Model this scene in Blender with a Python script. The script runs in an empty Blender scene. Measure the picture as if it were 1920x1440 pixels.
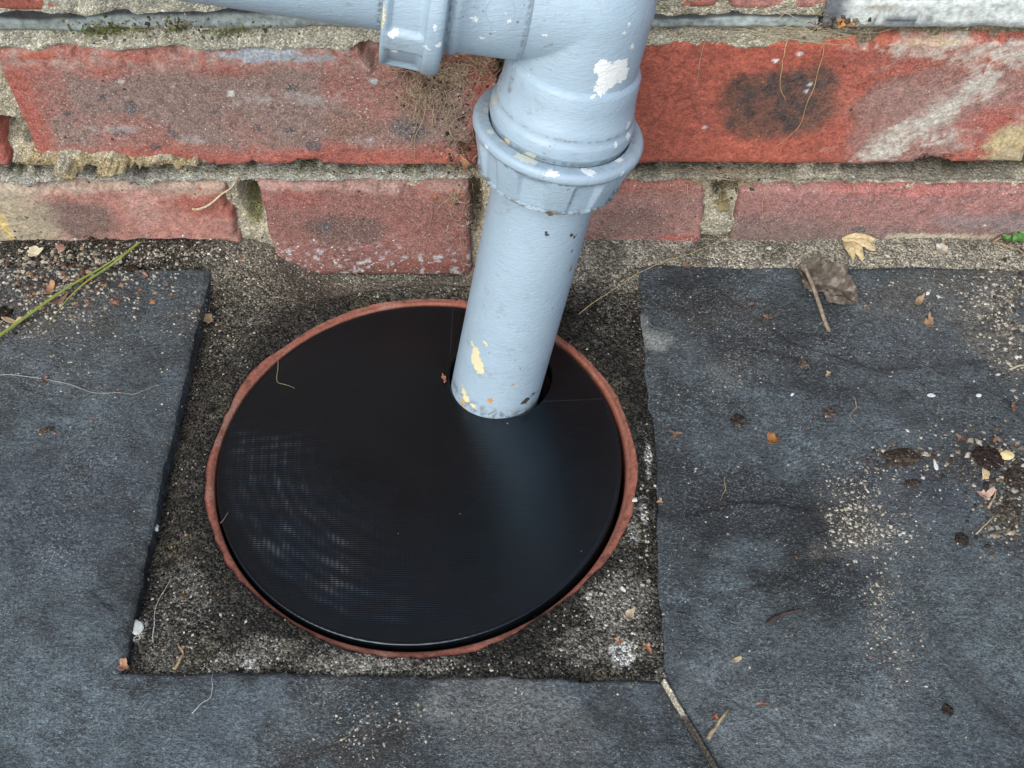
import bpy, bmesh, math, random
import numpy as np
from mathutils import Matrix, Vector
from mathutils.bvhtree import BVHTree

S = bpy.context.scene
COL = S.collection
random.seed(7)

# ------------------------------------------------------------------ camera
F_PX = 2172.57                                   # focal length in pixels of a 1920 wide picture
PITCH, ROLL, YAW = 0.920150, -0.0197591, -0.0277910
CAM = np.array([0.0, -0.425816, 0.442263])       # x along the wall, wall face at y = 0, paving at z = 0
_cp, _sp = math.cos(PITCH), math.sin(PITCH)
FW = np.array([math.sin(YAW) * _cp, math.cos(YAW) * _cp, -_sp])
_r = np.array([math.cos(YAW), -math.sin(YAW), 0.0]); _u = np.cross(_r, FW)
RT = _r * math.cos(ROLL) + _u * math.sin(ROLL)
UP = -_r * math.sin(ROLL) + _u * math.cos(ROLL)
cd = bpy.data.cameras.new('camera'); cam = bpy.data.objects.new('camera', cd); COL.objects.link(cam)
cd.sensor_width = 36.0; cd.lens = F_PX / 1920 * 36.0; cd.clip_start = 0.01; cd.clip_end = 200
M = Matrix.Identity(4)
for i in range(3):
    M[i][0], M[i][1], M[i][2], M[i][3] = RT[i], UP[i], -FW[i], CAM[i]
cam.matrix_world = M
S.camera = cam

# ------------------------------------------------------------------ sky, sun, exposure
SUN_EL, SUN_AZ = math.radians(44), math.radians(200)   # azimuth clockwise from +Y (behind the camera, a little to its left)
w = bpy.data.worlds.new('World'); S.world = w; w.use_nodes = True
wn = w.node_tree
bg = wn.nodes['Background']; bg.inputs[1].default_value = 0.12
sk = wn.nodes.new('ShaderNodeTexSky'); sk.sky_type = 'NISHITA'; sk.sun_disc = False
sk.sun_elevation = SUN_EL; sk.sun_rotation = SUN_AZ
sk.air_density = 1.0; sk.dust_density = 2.5; sk.ozone_density = 1.0
wn.links.new(sk.outputs[0], bg.inputs[0])
sl = bpy.data.lights.new('sun', 'SUN'); so = bpy.data.objects.new('sun', sl); COL.objects.link(so)
sl.energy = 1.5; sl.angle = math.radians(60); sl.color = (0.98, 1.0, 0.95)
sdir = Vector((math.sin(SUN_AZ) * math.cos(SUN_EL), math.cos(SUN_AZ) * math.cos(SUN_EL), math.sin(SUN_EL)))
so.rotation_euler = sdir.to_track_quat('Z', 'Y').to_euler()
vs = S.view_settings
vs.view_transform = 'Standard'; vs.look = 'None'; vs.gamma = 1.0; vs.use_curve_mapping = False
vs.exposure = 0.80

# ------------------------------------------------------------------ small helpers
def ray(px, py):
    return ((px - 960) * RT - (py - 720) * UP) / F_PX + FW
def G(px, py, z=0.0):                    # a point of the photograph on the level z
    d = ray(px, py); t = (z - CAM[2]) / d[2]; return CAM + t * d
def WL(px, py, y=0.0):                   # ... on the wall face
    d = ray(px, py); t = (y - CAM[1]) / d[1]; return CAM + t * d

_tab = {}
def _lat(seed):
    if seed not in _tab: _tab[seed] = np.random.RandomState(seed).rand(256, 256)
    return _tab[seed]
def vn(x, y, seed=0):
    t = _lat(seed); xi = np.floor(x).astype(int); yi = np.floor(y).astype(int)
    fx = x - xi; fy = y - yi; fx = fx * fx * (3 - 2 * fx); fy = fy * fy * (3 - 2 * fy)
    a, b = xi & 255, yi & 255; a1, b1 = (xi + 1) & 255, (yi + 1) & 255
    return (t[a, b] * (1 - fx) + t[a1, b] * fx) * (1 - fy) + (t[a, b1] * (1 - fx) + t[a1, b1] * fx) * fy
def fbm(x, y, size, seed=0, octv=4, gain=0.5):     # x, y in metres, size of the largest feature in mm; 0..1
    x = np.asarray(x, float) * 1000 / size + 31.7; y = np.asarray(y, float) * 1000 / size + 17.3
    s = 0; a = 1.0; tot = 0
    for k in range(octv):
        s = s + a * vn(x, y, seed + k); tot += a; a *= gain; x = x * 2.03 + 5.1; y = y * 2.03 + 9.7
    return s / tot
def sst(a, b, x):
    t = np.clip((x - a) / (b - a), 0, 1); return t * t * (3 - 2 * t)
def mixc(c, col, m):
    return c * (1 - m[..., None]) + np.array(col) * m[..., None]

def fastmesh(name, V, Fq, col=None, smooth=True):
    V = np.asarray(V, np.float32).reshape(-1, 3); Fq = np.asarray(Fq, np.int32)
    me = bpy.data.meshes.new(name); k = Fq.shape[1]
    me.vertices.add(len(V)); me.vertices.foreach_set('co', V.ravel())
    me.loops.add(Fq.size); me.loops.foreach_set('vertex_index', Fq.ravel())
    me.polygons.add(len(Fq)); me.polygons.foreach_set('loop_start', np.arange(0, Fq.size, k, dtype=np.int32))
    me.polygons.foreach_set('loop_total', np.full(len(Fq), k, np.int32))
    me.polygons.foreach_set('use_smooth', np.full(len(Fq), smooth, bool))
    me.update(calc_edges=True); me.validate()
    if col is not None:
        at = me.color_attributes.new('Col', 'FLOAT_COLOR', 'POINT')
        at.data.foreach_set('color', np.asarray(col, np.float32).ravel())
    return me
def gridq(n, m, off=0, flip=False):       # n rows, m columns
    i = np.arange(n - 1)[:, None] * m + np.arange(m - 1)[None, :]
    q = np.stack([i, i + 1, i + m + 1, i + m], -1).reshape(-1, 4) + off
    return q[:, ::-1] if flip else q
def link(name, me, mat=None, parent=None):
    o = bpy.data.objects.new(name, me); COL.objects.link(o)
    if mat is not None and not me.materials: me.materials.append(mat)
    if parent is not None: o.parent = parent
    return o
def empty(name, loc=(0, 0, 0)):
    o = bpy.data.objects.new(name, None); COL.objects.link(o); o.location = loc; o.empty_display_size = .02; return o
def tag(o, label=None, cat=None, group=None, kind=None):
    if label: o['label'] = label
    if cat: o['category'] = cat
    if group: o['group'] = group
    if kind: o['kind'] = kind
    return o

# ------------------------------------------------------------------ material helpers
class MT:
    def __init__(s, name):
        s.m = bpy.data.materials.new(name); s.m.use_nodes = True; s.t = s.m.node_tree
        s.b = s.t.nodes['Principled BSDF']; s.tc = s.t.nodes.new('ShaderNodeTexCoord')
    def n(s, typ, **kw):
        nd = s.t.nodes.new('ShaderNode' + typ)
        for k, v in kw.items(): setattr(nd, k, v)
        return nd
    def put(s, sock, v):
        if isinstance(v, bpy.types.NodeSocket): s.t.links.new(v, sock)
        else: sock.default_value = v
    def math(s, op, a, b=0.0, clamp=False):
        nd = s.n('Math', operation=op, use_clamp=clamp); s.put(nd.inputs[0], a); s.put(nd.inputs[1], b); return nd.outputs[0]
    def mr(s, v, a, b, c=0.0, d=1.0, smooth=False):
        nd = s.n('MapRange'); nd.interpolation_type = 'SMOOTHSTEP' if smooth else 'LINEAR'
        for i, q in enumerate((v, a, b, c, d)): s.put(nd.inputs[i], q)
        return nd.outputs[0]
    def mix(s, f, a, b, blend='MIX'):
        nd = s.n('Mix', data_type='RGBA', blend_type=blend)
        s.put(nd.inputs[0], f)
        for i, q in ((6, a), (7, b)): s.put(nd.inputs[i], (*q, 1) if isinstance(q, tuple) and len(q) == 3 else q)
        return nd.outputs[2]
    def co(s, scale=(1, 1, 1), rot=(0, 0, 0)):
        nd = s.n('Mapping'); s.t.links.new(s.tc.outputs['Object'], nd.inputs[0]); nd.inputs['Scale'].default_value = scale; nd.inputs['Rotation'].default_value = rot
        return nd.outputs[0]
    def noise(s, scale, detail=3.0, rough=0.55, vec=None, dist=0.0):
        nd = s.n('TexNoise'); s.put(nd.inputs['Vector'], vec or s.tc.outputs['Object']); nd.inputs['Scale'].default_value = scale
        nd.inputs['Detail'].default_value = detail; nd.inputs['Roughness'].default_value = rough; nd.inputs['Distortion'].default_value = dist
        return nd.outputs[0]
    def voro(s, scale, out='Color', vec=None):
        nd = s.n('TexVoronoi'); s.put(nd.inputs['Vector'], vec or s.tc.outputs['Object']); nd.inputs['Scale'].default_value = scale
        if out == 'Color':
            sp = s.n('SeparateColor'); s.t.links.new(nd.outputs['Color'], sp.inputs[0]); return sp.outputs[0], sp.outputs[1], nd.outputs['Distance']
        return nd.outputs[out]
    def attr(s):
        nd = s.n('Attribute'); nd.attribute_name = 'Col'; return nd.outputs['Color'], nd.outputs['Alpha']
    def bump(s, h, dist, strength=1.0, prev=None):
        nd = s.n('Bump'); nd.inputs['Strength'].default_value = strength; nd.inputs['Distance'].default_value = dist
        s.put(nd.inputs['Height'], h)
        if prev: s.t.links.new(prev, nd.inputs['Normal'])
        return nd.outputs[0]
    def out(s, col, rough, normal=None, spec=0.5):
        s.put(s.b.inputs['Base Color'], (*col, 1) if isinstance(col, tuple) else col); s.put(s.b.inputs['Roughness'], rough)
        s.b.inputs['Specular IOR Level'].default_value = spec
        if normal: s.t.links.new(normal, s.b.inputs['Normal'])
        return s.m

def mat_brick():
    m = MT('weathered_brick'); c, al = m.attr()
    f = m.noise(1300, 4, .7); g = m.noise(260, 4, .6); d, d2, dist = m.voro(1100)
    k = m.mr(g, .3, .7, .72, 1.28); k2 = m.mr(d, 0, 1, .72, 1.28)
    c = m.mix(1.0, c, m.mix(1.0, _grey(m, k), _grey(m, k2), 'MULTIPLY'), 'MULTIPLY')
    dust = m.math('MULTIPLY', m.mr(f, .46, .66, 0, .66, True), al)
    c = m.mix(dust, c, (.47, .385, .36))
    vr, vg, vd = m.voro(360)
    pit = m.math('MULTIPLY', m.mr(vr, .972, .976), m.mr(vd, m.math('ADD', .10, m.math('MULTIPLY', vg, .28)), .06), True)
    c = m.mix(pit, c, (.03, .022, .02))
    wr, wg, wd = m.voro(900)
    wh = m.math('MULTIPLY', m.mr(wr, .955, .96), m.mr(wd, .40, .20), True)
    c = m.mix(m.math('MULTIPLY', wh, m.mr(al, .3, 1)), c, (.66, .66, .63))
    h = m.math('ADD', m.noise(500, 5, .7), m.math('MULTIPLY', pit, -.8))
    return m.out(c, .85, m.bump(h, .0011, .85), .3)
def _grey(m, v):
    nd = m.n('CombineColor')
    for i in range(3): m.t.links.new(v, nd.inputs[i])
    return nd.outputs[0]
def mat_mineral(name, cell=620, lo=.25, hi=2.0, bump=.0012, fleck=(.72, .73, .72)):
    m = MT(name); c, al = m.attr()
    r1, g1, dd = m.voro(cell); n = m.noise(cell * .8, 5, .75); n2 = m.noise(160, 4, .6); r3, g3, d3 = m.voro(cell * 1.9)
    r1 = m.math('ADD', m.math('MULTIPLY', r1, .5), m.math('MULTIPLY', r3, .5))
    r1 = m.mr(r1, .12, .88, 0, 1)
    k = m.math('MULTIPLY', m.math('POWER', r1, 1.9), hi - lo); k = m.math('ADD', k, lo)
    k = m.math('MULTIPLY', k, m.mr(n2, .3, .7, .7, 1.3)); k = m.math('MULTIPLY', k, m.mr(n, .3, .7, .6, 1.4))
    fl_ = m.mr(al, .14, .42, 0, .5); k = m.math('ADD', m.math('MULTIPLY', k, m.math('SUBTRACT', 1.0, fl_)), m.math('MULTIPLY', fl_, .95))
    c2 = m.mix(1.0, c, _grey(m, k), 'MULTIPLY')
    warm = m.mix(m.mr(g1, .6, .9, 0, .35), c2, m.mix(1.0, c2, (1.15, .99, .76), 'MULTIPLY'))
    r2, g2, d2 = m.voro(cell * .9)
    th = m.math('SUBTRACT', 1.0, m.math('MULTIPLY', al, .5))
    fm = m.math('MULTIPLY', m.math('GREATER_THAN', r2, th), m.mr(d2, m.math('ADD', .18, m.math('MULTIPLY', g2, .3)), .10), True)
    c3 = m.mix(m.math('MULTIPLY', fm, m.mr(g2, 0, 1, .5, 1)), warm, fleck)
    h = m.math('ADD', m.math('MULTIPLY', dd, -1.0), m.math('MULTIPLY', n, 1.2)); h = m.math('ADD', h, m.math('MULTIPLY', r1, .8))
    return m.out(c3, .92, m.bump(h, bump, 1.0), .2)
def mat_slate():
    m = MT('riven_slate'); c, al = m.attr()
    v = m.co((1, 1.55, 1), (0, 0, .35))
    a = m.noise(420, 6, .72, v, .15); b = m.noise(70, 4, .6); e = m.noise(1300, 3, .7, m.co((.8, 1.5, 1), (0, 0, -.2)))
    k = m.math('MULTIPLY', m.mr(a, .32, .7, .45, 1.6), m.mr(b, .3, .7, .6, 1.4)); k = m.math('MULTIPLY', k, m.mr(e, .3, .7, .55, 1.5))
    c = m.mix(1.0, c, _grey(m, k), 'MULTIPLY')
    bl = m.mr(m.noise(26, 4, .6), .35, .66, .22, 1, True)
    fk = m.math('MULTIPLY', m.mr(m.math('ADD', m.math('MULTIPLY', a, .55), m.math('MULTIPLY', e, .45)), .525, .64, 0, .80, True), bl)
    c = m.mix(fk, c, (.225, .285, .305))
    f1 = m.noise(1500, 2, .6, m.co((.75, 1.5, 1), (0, 0, -.25))); f2 = m.noise(900, 4, .7)
    c = m.mix(m.math('MULTIPLY', m.mr(f1, .55, .63, 0, .9, True), m.math('MULTIPLY', m.mr(f2, .44, .60, .05, 1), m.mr(bl, .2, 1, .3, 1))), c, (.35, .425, .465))
    c = m.mix(m.mr(f2, .48, .39, 0, .6, True), c, (.010, .014, .016))
    r2, g2, d2 = m.voro(880)
    th = m.math('SUBTRACT', 1.0, m.math('MULTIPLY', al, .30))
    fm = m.math('MULTIPLY', m.math('GREATER_THAN', r2, th), m.mr(d2, m.math('ADD', .14, m.math('MULTIPLY', g2, .34)), .08), True)
    c = m.mix(m.math('MULTIPLY', fm, m.mr(g2, 0, 1, .35, .95)), c, (.45, .42, .35))
    h = m.math('ADD', m.math('MULTIPLY', a, 1.0), m.math('MULTIPLY', e, .30)); h = m.math('ADD', h, m.math('MULTIPLY', f2, .45)); h = m.math('ADD', h, m.math('MULTIPLY', fm, .2))
    return m.out(c, m.mr(a, .35, .7, .56, .38), m.bump(h, .0021, .85), .5)
def mat_attr(name, rough=.8, noise=400, lo=.7, hi=1.3, bump=.0004, spec=.3, trans=0.0):
    m = MT(name); c, al = m.attr(); k = m.mr(m.noise(noise, 4, .65), .3, .7, lo, hi)
    c = m.mix(1.0, c, _grey(m, k), 'MULTIPLY')
    if trans:
        m.b.inputs['Subsurface Weight'].default_value = trans; m.b.inputs['Subsurface Radius'].default_value = (.0008, .0008, .0004); m.b.inputs['Subsurface Scale'].default_value = 1.0
    return m.out(c, rough, m.bump(m.noise(noise * 1.6, 4, .7), bump, .8), spec)
M_BRICK = mat_brick()
M_MORTAR = mat_mineral('lime_mortar', 900, .50, 1.5, .0010)
M_BED = mat_mineral('sand_cement', 980, .06, 3.1, .0010)
M_SLATE = mat_slate()
M_DPC = mat_attr('laminated_slate', .7, 300, .6, 1.4, .0008)
M_GRIT = mat_attr('grit', .85, 900, .8, 1.2, .0002)
M_DRY = mat_attr('dry_plant', .8, 500, .7, 1.25, .0004, .25, .15)
M_GREEN = mat_attr('green_plant', .45, 500, .85, 1.15, .0003, .5, .2)
M_SOIL = mat_mineral('soil_crumbs', 900, .3, 1.9, .0010)
M_STONE = mat_attr('stone_chip', .75, 700, .85, 1.12, .0004)

# ------------------------------------------------------------------ ground below everything, sky is the world
def plain(name, c, rough=.9):
    m = MT(name); k = m.mr(m.noise(40, 5, .6), .3, .7, .8, 1.2); return m.out(m.mix(1.0, _grey(m, k), c, 'MULTIPLY'), rough)
gme = fastmesh('ground', [(-60, -60, -.09), (60, -60, -.09), (60, .4, -.09), (-60, .4, -.09)], [(0, 1, 2, 3)])
tag(link('ground', gme, plain('earth', (.12, .11, .10))), kind='structure')

# drain and cover geometry
DC = np.array([-.0512, -.1316]); R_COVER, R_IN, R_OUT = .0924, .0940, .1035
RC = DC + np.array([.0011, -.0008])            # the cover sits a little off the middle of the clay pipe
HOLE_C, R_HOLE = np.array([-.0150, -.0840]), .0247

# ------------------------------------------------------------------ mortar bed in the cut-out of the slabs and along the wall
SL_TL, SL_TR, SL_BL, SL_BR = G(392, 500, .004), G(1197, 495, .003), G(225, 1258, .002), G(1245, 1275, .002)
def bed_h(x, y):
    dip = sst(-.150, -.105, x) * (1 - sst(-.045, .0, x)) * sst(-.048, .0, y)
    h = -.0225 * dip
    h = h + .006 * sst(-.03, .0, y) * (sst(-.01, .03, x) + (1 - sst(-.165, -.140, x)))
    h = h - .006 * (1 - sst(SL_TL[0] + .0, SL_TL[0] + .05, x)) * (1 - sst(-.045, -.01, y)) * sst(-.26, -.2, y)
    h = h + (fbm(x, y, 9, 11, 4) - .5) * .0030 + (fbm(x, y, 40, 21, 2) - .5) * .0030
    return h
bx = np.arange(-.40, .4001, .0008); by = np.arange(-.262, .0121, .0008)
X, Y = np.meshgrid(bx, by); Z = bed_h(X, Y)
rr = np.hypot(X - RC[0], Y - RC[1]); th = np.arctan2(Y - RC[1], X - RC[0])
edge = .0976 + (fbm(X, Y, 34, 33, 6, .62) - .5) * .0046 + (fbm(X, Y, 4.5, 36, 3, .6) - .5) * .0007
edge = edge - .0012 * np.exp(-((th + 2.2) / .25) ** 2) + .0026 * np.exp(-((th - 2.62) / .16) ** 2) + .0008 * np.exp(-((th + .05) / .35) ** 2) - .0009 * np.exp(-((th + 1.0) / .3) ** 2)
sn = np.abs(rr - edge) < .00042; k = np.where(sn, edge / rr, 1.0)      # put vertices right on the ragged lip
X = RC[0] + (X - RC[0]) * k; Y = RC[1] + (Y - RC[1]) * k; rr = np.where(sn, edge + 1e-6, rr)
inslab = np.maximum(sst(.0015, .004, X - (SL_TR[0] + (SL_BR[0] - SL_TR[0]) * (Y - SL_TR[1]) / (SL_BR[1] - SL_TR[1]))), sst(.0015, .004, (SL_TL[0] + (SL_BL[0] - SL_TL[0]) * (Y - SL_TL[1]) / (SL_BL[1] - SL_TL[1])) - X)) * sst(.0015, .004, SL_TR[1] - Y)
inslab = np.maximum(inslab, sst(.0015, .004, SL_BL[1] - Y)); Z = Z - .009 * inslab
Z = np.where(rr > edge, np.maximum(Z, .0016 + (fbm(X, Y, 6, 44, 3) - .5) * .0012) * (1 - sst(.104, .118, rr)) + Z * sst(.104, .118, rr), -.012)
c = np.tile(np.array([.080, .079, .069]), (*X.shape, 1)) * (.6 + .8 * fbm(X, Y, 30, 56, 4))[..., None]
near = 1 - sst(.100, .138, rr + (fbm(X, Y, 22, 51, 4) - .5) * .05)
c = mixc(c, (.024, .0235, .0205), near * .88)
wallside = sst(-.045, -.005, Y) * sst(-.19, -.15, X)
c = mixc(c, (.30, .275, .22), wallside * .85 * sst(.2, .6, fbm(X, Y, 25, 61, 4) + wallside * .3))
c = mixc(c, (.31, .29, .235), sst(.0, .03, X) * sst(-.04, -.012, Y) * .8)
tl = sst(-.175, -.13, X) * (1 - sst(-.125, -.09, X)) * sst(-.06, -.02, Y)
c = mixc(c, (.17, .15, .12), tl * .7)
soil = (1 - sst(-.175, -.145, X + (fbm(X, Y, 12, 64, 3) - .5) * .03))
c = mixc(c, (.045, .038, .030), soil * .8)
al = .13 + .22 * wallside + 0 * X
def gblob(px, py, rx, ry, seed, z=0.0, rag=.5):   # ragged patch on the ground, radii in mm
    q = G(px, py, z); d = np.hypot((X - q[0]) * 1000 / rx, (Y - q[1]) * 1000 / ry)
    return 1 - sst(.55, 1.15, d + (fbm(X, Y, max(4, (rx + ry) * .35), seed, 4) - .5) * 2 * rag)
for px, py, rx, ry, s, a in ((1165, 1130, 16, 14, 71, .75), (1120, 1215, 26, 9, 72, .6), (700, 1248, 44, 5, 73, .55), (420, 1225, 34, 8, 74, .6), (330, 1120, 14, 20, 75, .35), (640, 1250, 20, 5, 76, .5)):
    b = gblob(px, py, rx, ry, s); c = mixc(c, (.22, .215, .19), b * a * .85); al = al + .22 * b * a
for px, py, rx, ry, s, a in ((1163, 1226, 5, 6, 81, 1.5), (1190, 1000, 3, 12, 82, .9), (1205, 965, 2.5, 8, 83, 1.2), (1215, 870, 1.8, 12, 84, .8), (1185, 1010, 5, 3, 85, .7), (252, 1172, 3.6, 5, 86, 1.8), (470, 1248, 7, 2, 88, .5)):
    b = gblob(px, py, rx, ry, s, rag=.75); c = mixc(c, (.50, .52, .50), np.clip(b * a, 0, 1) * .85)
fl = gblob(720, 530, 46, 10, 91); al = al + fl * .6
c = mixc(c, (.020, .019, .016), sst(.52, .66, fbm(X, Y, 24, 95, 5, .6)) * .6 * (1 - wallside)); c = mixc(c, (.075, .070, .048), sst(.60, .72, fbm(X, Y, 17, 97, 4)) * .5)
al = np.clip(al - near * .08, 0.03, .85)
keep = (rr > .0952)
q = gridq(len(by), len(bx)); kq = keep.ravel()[q].all(1)
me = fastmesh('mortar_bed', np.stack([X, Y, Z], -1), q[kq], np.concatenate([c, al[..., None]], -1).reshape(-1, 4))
bed = tag(link('mortar_bed', me, M_BED), kind='structure')

# ------------------------------------------------------------------ slate paving: slabs of a paved floor
paving = tag(empty('paving'), kind='structure')
def slab_h(x, y):
    h = .0022 + (fbm(x, y, 60, 101, 3) - .5) * .0034 + (fbm(x, y * 1.5, 9, 111, 4) - .5) * .0015
    t = fbm(x + .6 * y, y, 55, 121, 3) * 6.0; st = np.floor(t) + sst(.80, 1.0, t - np.floor(t))
    h = h + (st / 6 - .5) * .0042
    for pts, dz, wd, side in LEDGES:
        best = np.full(np.shape(x), 1e9); sg = np.ones(np.shape(x))
        for a, b in zip(pts[:-1], pts[1:]):
            ex, ey = b[0] - a[0], b[1] - a[1]; L2 = ex * ex + ey * ey
            t = np.clip(((x - a[0]) * ex + (y - a[1]) * ey) / L2, 0, 1); dx, dy = x - a[0] - t * ex, y - a[1] - t * ey
            d = np.hypot(dx, dy); up = d < best; best = np.where(up, d, best); sg = np.where(up, np.sign(ex * dy - ey * dx) * side, sg)
        tt = best + (fbm(x, y, 6, 127, 3) - .5) * .0016
        h = h - dz * np.where(sg > 0, np.exp(-np.maximum(tt, 0) / wd), np.exp(-np.maximum(tt, 0) / .0006) * .6)
    return h
def _pl(*p): return [G(a, b, .002)[:2] for a, b in p]
LEDGES = [(_pl((1232, 1132), (1262, 1126), (1285, 1112), (1310, 1100), (1350, 1098), (1400, 1090)), .0016, .010, -1), (_pl((1640, 990), (1700, 1120), (1750, 1230), (1790, 1330), (1830, 1440)), .0022, .020, -1), (_pl((1540, 940), (1560, 1010), (1530, 1060), (1470, 1080)), .0014, .016, -1),
          (_pl((600, 1395), (650, 1370), (720, 1345), (790, 1322)), .0018, .016, -1), (_pl((794, 1322), (798, 1300), (795, 1276)), .0009, .004, -1), (_pl((1370, 560), (1480, 640), (1640, 690), (1800, 680)), .0012, .02, 1), (_pl((1300, 960), (1400, 935), (1520, 950)), .0012, .012, 1)]
def slab_tilt(x, y):
    return .0034 * (1 - sst(SL_TL[0] + .0, SL_TL[0] + .02, x)) * sst(-.24, -.12, y)
def slab(quads, res, name, paint, edges):
    """quads: list of 4 corners (a,b,c,d) ccw from above; edges: segments that are real slab edges (rounded)."""
    Vs, Qs, off = [], [], 0
    for (a, b, cc, d) in quads:
        a, b, cc, d = [np.array(k[:2], float) for k in (a, b, cc, d)]
        n = max(2, int(max(np.linalg.norm(b - a), np.linalg.norm(cc - d)) / res)); m = max(2, int(max(np.linalg.norm(d - a), np.linalg.norm(cc - b)) / res))
        u = np.linspace(0, 1, n)[None, :, None]; v = np.linspace(0, 1, m)[:, None, None]
        P = (a * (1 - u) + b * u) * (1 - v) + (d * (1 - u) + cc * u) * v
        Vs.append(P.reshape(-1, 2)); Qs.append(gridq(m, n, off)); off += n * m
    P = np.concatenate(Vs); q = np.concatenate(Qs)
    dmin = np.full(len(P), 1.0)
    for (e0, e1) in edges:
        e0 = np.array(e0[:2]); e1 = np.array(e1[:2]); t = np.clip(((P - e0) @ (e1 - e0)) / ((e1 - e0) @ (e1 - e0)), 0, 1)
        dmin = np.minimum(dmin, np.linalg.norm(P - (e0 + t[:, None] * (e1 - e0)), axis=1))
    fal = np.exp(-dmin / .012)
    jx = (fbm(P[:, 0], P[:, 1], 16, 131, 5, .65) - .5) * .0040 * fal; jy = (fbm(P[:, 0], P[:, 1], 16, 141, 5, .65) - .5) * .0040 * fal
    x, y = P[:, 0] + jx, P[:, 1] + jy
    rnd = .0012 + .0012 * fbm(x, y, 12, 151, 2)
    z = slab_h(x, y) + slab_tilt(x, y) - .0016 * (1 - np.clip(dmin / rnd, 0, 1)) ** 2
    c4 = paint(x, y, dmin)
    bm = bmesh.new(); me = fastmesh(name, np.stack([x, y, z], -1), q, c4)
    bm.from_mesh(me); bmesh.ops.remove_doubles(bm, verts=bm.verts, dist=2e-5)
    be = [e for e in bm.edges if e.is_boundary]
    ex = bmesh.ops.extrude_edge_only(bm, edges=be)
    for v in ex['geom']:
        if isinstance(v, bmesh.types.BMVert): v.co.z = -.026
    for e in be: e.smooth = False
    bmesh.ops.recalc_face_normals(bm, faces=bm.faces)
    bm.to_mesh(me); bm.free()
    return link('slab', me, M_SLATE, paving)
def pblob(x, y, px, py, rx, ry, seed, rag=.5, rot=0.0):
    q = G(px, py, .003); dx, dy = (x - q[0]) * 1000, (y - q[1]) * 1000; ca, sa = math.cos(rot), math.sin(rot)
    d = np.hypot((dx * ca + dy * sa) / rx, (-dx * sa + dy * ca) / ry)
    return 1 - sst(.5, 1.2, d + (fbm(x, y, max(5, (rx + ry) * .35), seed, 4) - .5) * 2 * rag)
def paint_slab(x, y, dmin, extra=()):
    c = np.tile(np.array([.0320, .0415, .0465]), (len(x), 1))
    big = fbm(x, y, 85, 161, 4); c = c * (.34 + 1.35 * sst(.3, .68, big))[:, None]
    c = mixc(c, (.088, .116, .132), sst(.48, .66, fbm(x + y * .3, y, 38, 171, 5)) * .6)
    al = .06 + .20 * sst(.42, .7, fbm(x, y, 30, 181, 4))
    for (px, py, rx, ry, s, col, a, fa, rot) in extra:
        b = pblob(x, y, px, py, rx, ry, s, .65, rot); c = mixc(c, col, np.clip(b * a, 0, 1)); al = al + b * fa
    return np.concatenate([c, np.clip(al, 0, .9)[:, None]], -1)
PALE, SOILC, SANDY, LIM = (.13, .135, .13), (.035, .030, .025), (.12, .11, .09), (.30, .33, .32)
left_x = [(110, 600, 40, 16, 201, SANDY, .45, .50, 0), (60, 560, 40, 22, 202, SOILC, .7, .55, 0), (150, 520, 32, 12, 203, SOILC, .55, .6, 0), (360, 590, 12, 8, 204, SANDY, .5, .5, 0),
          (150, 660, 50, 14, 205, PALE, .1, .35, 0), (80, 720, 36, 12, 206, PALE, .1, .3, 0), (930, 1300, 30, 14, 207, PALE, .8, .3, .3), (1010, 1370, 34, 20, 208, PALE, .6, .25, 0),
          (560, 1360, 14, 26, 209, PALE, .35, .05, -.5), (100, 1300, 44, 36, 210, (.115, .152, .172), .75, 0, 0), (300, 1390, 60, 24, 211, (.115, .152, .172), .7, 0, 0), (480, 1320, 8, 24, 215, (.12, .15, .18), .6, 0, -.5), (690, 1400, 20, 12, 212, SOILC, .6, .5, .4), (640, 1385, 30, 3, 213, SOILC, .8, .5, .45), (120, 950, 36, 40, 214, (.055, .068, .088), .5, 0, 0)]
right_x = [(1232, 640, 9, 7, 221, LIM, .85, .25, 0), (1205, 600, 3, 9, 222, LIM, .5, .4, 0), (1330, 580, 30, 14, 223, SANDY, .25, .4, 0), (1370, 690, 16, 12, 224, SANDY, .3, .5, 0), (1600, 650, 60, 26, 225, (.075, .085, .10), .3, .32, 0),
           (1760, 560, 50, 16, 226, SANDY, .45, .55, 0), (1870, 620, 18, 26, 227, SANDY, .7, .7, 0), (1880, 520, 30, 14, 228, SANDY, .8, .7, 0), (1600, 960, 14, 26, 229, SANDY, .65, .8, .25), (1640, 1010, 20, 8, 230, SANDY, .5, .6, 0), (1560, 1030, 10, 5, 231, SANDY, .4, .6, 0), (1700, 960, 14, 30, 232, PALE, .3, .5, 0),
           (1660, 1120, 6, 26, 233, SANDY, .5, .65, -.35), (1700, 1230, 6, 30, 234, SANDY, .35, .5, -.35), (1860, 880, 24, 16, 235, SOILC, .7, .5, 0), (1880, 970, 12, 14, 236, SOILC, .6, .6, 0), (1690, 860, 18, 8, 237, SOILC, .5, .5, 0), (1540, 930, 34, 14, 238, (.014, .017, .022), .6, 0, .3), (1360, 920, 40, 22, 239, (.016, .019, .024), .5, 0, 0),
           (1780, 1230, 8, 44, 240, (.020, .023, .028), .6, 0, .5), (1420, 1230, 40, 30, 241, (.095, .12, .13), .6, .05, 0), (1500, 1380, 60, 26, 242, (.13, .155, .165), .75, .08, 0), (1820, 1120, 40, 50, 243, (.09, .115, .125), .65, .03, 0), (1760, 930, 26, 16, 244, (.06, .075, .10), .5, .02, 0), (1280, 560, 26, 20, 245, (.015, .018, .023), .6, 0, 0), (1250, 760, 14, 40, 246, (.018, .021, .026), .5, .1, 0)]
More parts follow.
